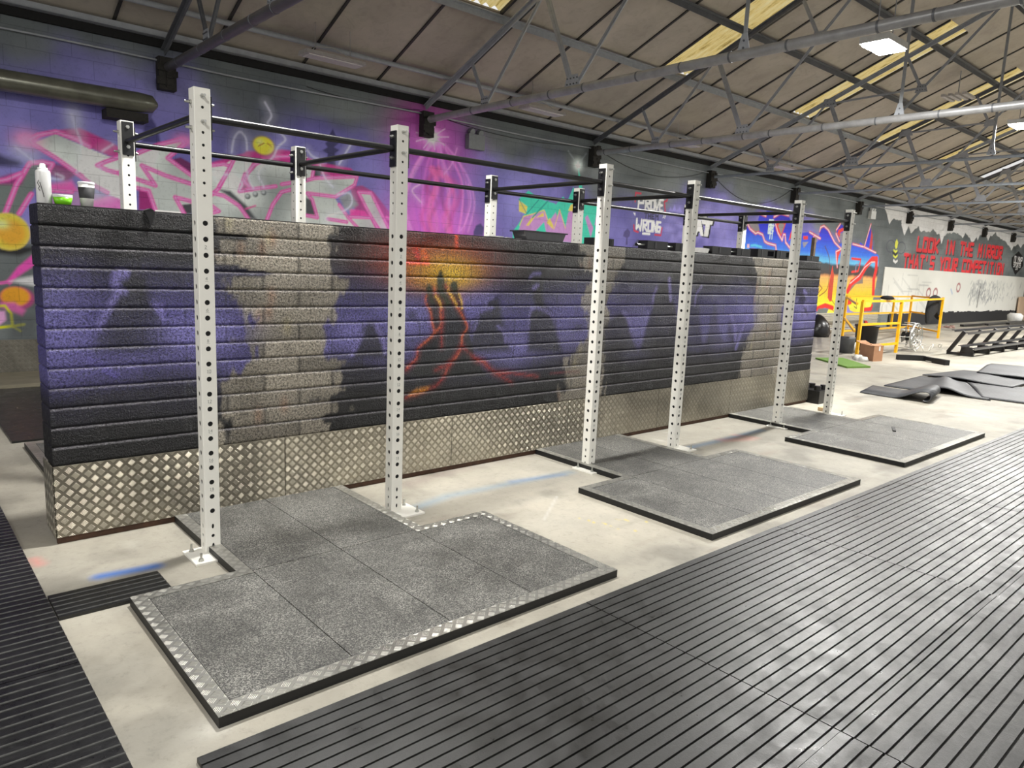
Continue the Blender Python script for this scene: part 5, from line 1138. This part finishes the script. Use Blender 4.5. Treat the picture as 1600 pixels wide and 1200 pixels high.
for k in range(4):
    m = MB(); x, y = 16.25+.36*k, 1.78-.06*k
    m.tube([(x+.15*math.cos(a)*(1+.1*k), y+.06*math.sin(a*1.3), .03+.16*abs(math.sin(a*.5+k))) for a in np.linspace(0, 6, 18)], .009, 6)
    o = m.build('cable_coil', simple('white_cable', (200, 198, 190), .5)); tag(o, 'pale cable loop heaped at the foot of the caged fan', 'cable', 'cable loops by the fan')
for k, (x, y, c, nm) in enumerate([(16.6, 3.2, (205, 203, 196), 'white crumpled plastic sheet behind the yellow rail'), (17.4, 3.5, (180, 176, 166), 'grey crumpled sheet on the floor by the rubbish bag'), (14.9, 2.2, (170, 166, 156), 'crumpled pale rag behind the cardboard box'), (25.5, 4.9, (190, 188, 182), 'pale litter by the black skirting, left'), (27.6, 4.8, (150, 120, 110), 'reddish litter by the black skirting, right'), (13.45, 1.78, (200, 198, 190), 'white rag on the floor before the cardboard box')]):
    m = MB(); 
    for j in range(5): a = rnd.uniform(0, 6.28); r_ = rnd.uniform(.1, .3); m.lathe((x+r_*math.cos(a), y+r_*math.sin(a)*.6, 0), [(.0, 0), (rnd.uniform(.08, .16), 0), (.07, rnd.uniform(.03, .1)), (0, .08)], 7)
    o = m.build('crumpled_scrap', simple('scrap_%d' % k, c, .7)); tag(o, nm, 'litter')
o = MB().prism([(12.78, 2.26), (13.35, 2.0), (12.5, 1.12), (11.98, 1.3)], 2, 0, .03).build('green_board', simple('green_turf', (96, 130, 52), .9, 0, .2, 60)); tag(o, 'green turf board lying on the floor right of the block wall', 'board')
o = MB().bar((14.52, 1.45, .05), (14.9, 1.08, .05), .1, .1).bar((14.9, 1.08, .055), (14.7, .82, .055), .1, .07).bar((14.7, .84, .05), (14.52, .55, .05), .1, .1).build('angled_beam', M_frame); tag(o, 'short black angled beam on the floor before the fan', 'beam')
# pegged black block at the wall end
t = thing('pegged_block', (8.08, -.02, 0), 'black plastic block with round pegs on top at the far wall end', 'plastic block')
bk = simple('black_plastic', (20, 20, 21), .35)
MB().box(-.12, .16, -.13, .14, 0, .16).build('block_body', bk, t)
for x in (-.06, .1):
    for y in (-.07, .08): MB().tube([(x, y, .16), (x, y, .215)], .04, 16).build('peg', bk, t)
# small wood offcut
o = MB().box(7.55, 7.65, -.42, -.34, 0, .04).build('wood_offcut', simple('pale_wood', (186, 160, 124), .7)); tag(o, 'small pale wood offcut on the floor left of the last upright', 'wood')
# dumbbell rack
t = thing('dumbbell_rack', (17.04, 1.1, 0), 'long black two-tier dumbbell rack, empty, at the right edge', 'rack')
for k in range(7):
    x = k*1.08; m = MB()
    m.bar((x, .27, .03), (x, -.25, .03), .07, .06); m.build('foot', M_black, t)
    m = MB(); m.bar((x, .25, .05), (x, -.02, .52), .07, .07, (1, 0, 0)); m.build('upright', M_black, t)
    m = MB(); m.prism([(.02, .06), (-.25, .06), (-.2, .19), (.0, .19)], 0, x-.02, x+.02); m.build('lower_support', M_black, t)
for nm, y0, z0 in (('top_rail', -.0, .52), ('lower_rail', -.16, .2)):
    for s in (-.1, .1):
        m = MB(); z = z0+s*-.25; m.box(-.35 if s < 0 else -.15, 6.9, y0-s-.03, y0-s+.03, z, z+.015).box(-.35 if s < 0 else -.15, 6.9, y0-s-.034, y0-s-.028, z-.03, z+.0); m.build(nm, simple('rail_black', (44, 46, 52), .3, .3), t)
for k, (x0, y0, dx) in enumerate(((29, 4.7, 9), (30, 4.2, 9), (31, 3.8, 9))):
    o = MB().box(x0, x0+dx, y0, y0+.12, .02+.05*k, .09+.05*k).build('steel_beam', M_black); tag(o, 'long black steel beam lying before the far wall, %s of three' % ['rearmost', 'middle', 'frontmost'][k], 'beam', 'steel beams on the far floor')
o = MB().prism([(39.6, 0), (44, 0), (44, 1.15), (39.6, 1.06)], 1, 5.7, 5.76).build('plywood_sheet', simple('plywood', (206, 178, 150), .7, 0, .06, 2)); tag(o, 'pale plywood sheet leaning on the far wall at the right edge', 'plywood')
o = MB().lathe((36.4, 5.0, 0), [(0, 0), (.25, 0), (.3, .3), (.2, .4), (0, .4)], 14).build('white_bucket', simple('white_tub2', (225, 225, 222), .5)); tag(o, 'white bucket before the black skirting of the far wall', 'bucket')
for q, nm in (((285, 892), 'a'),): pass
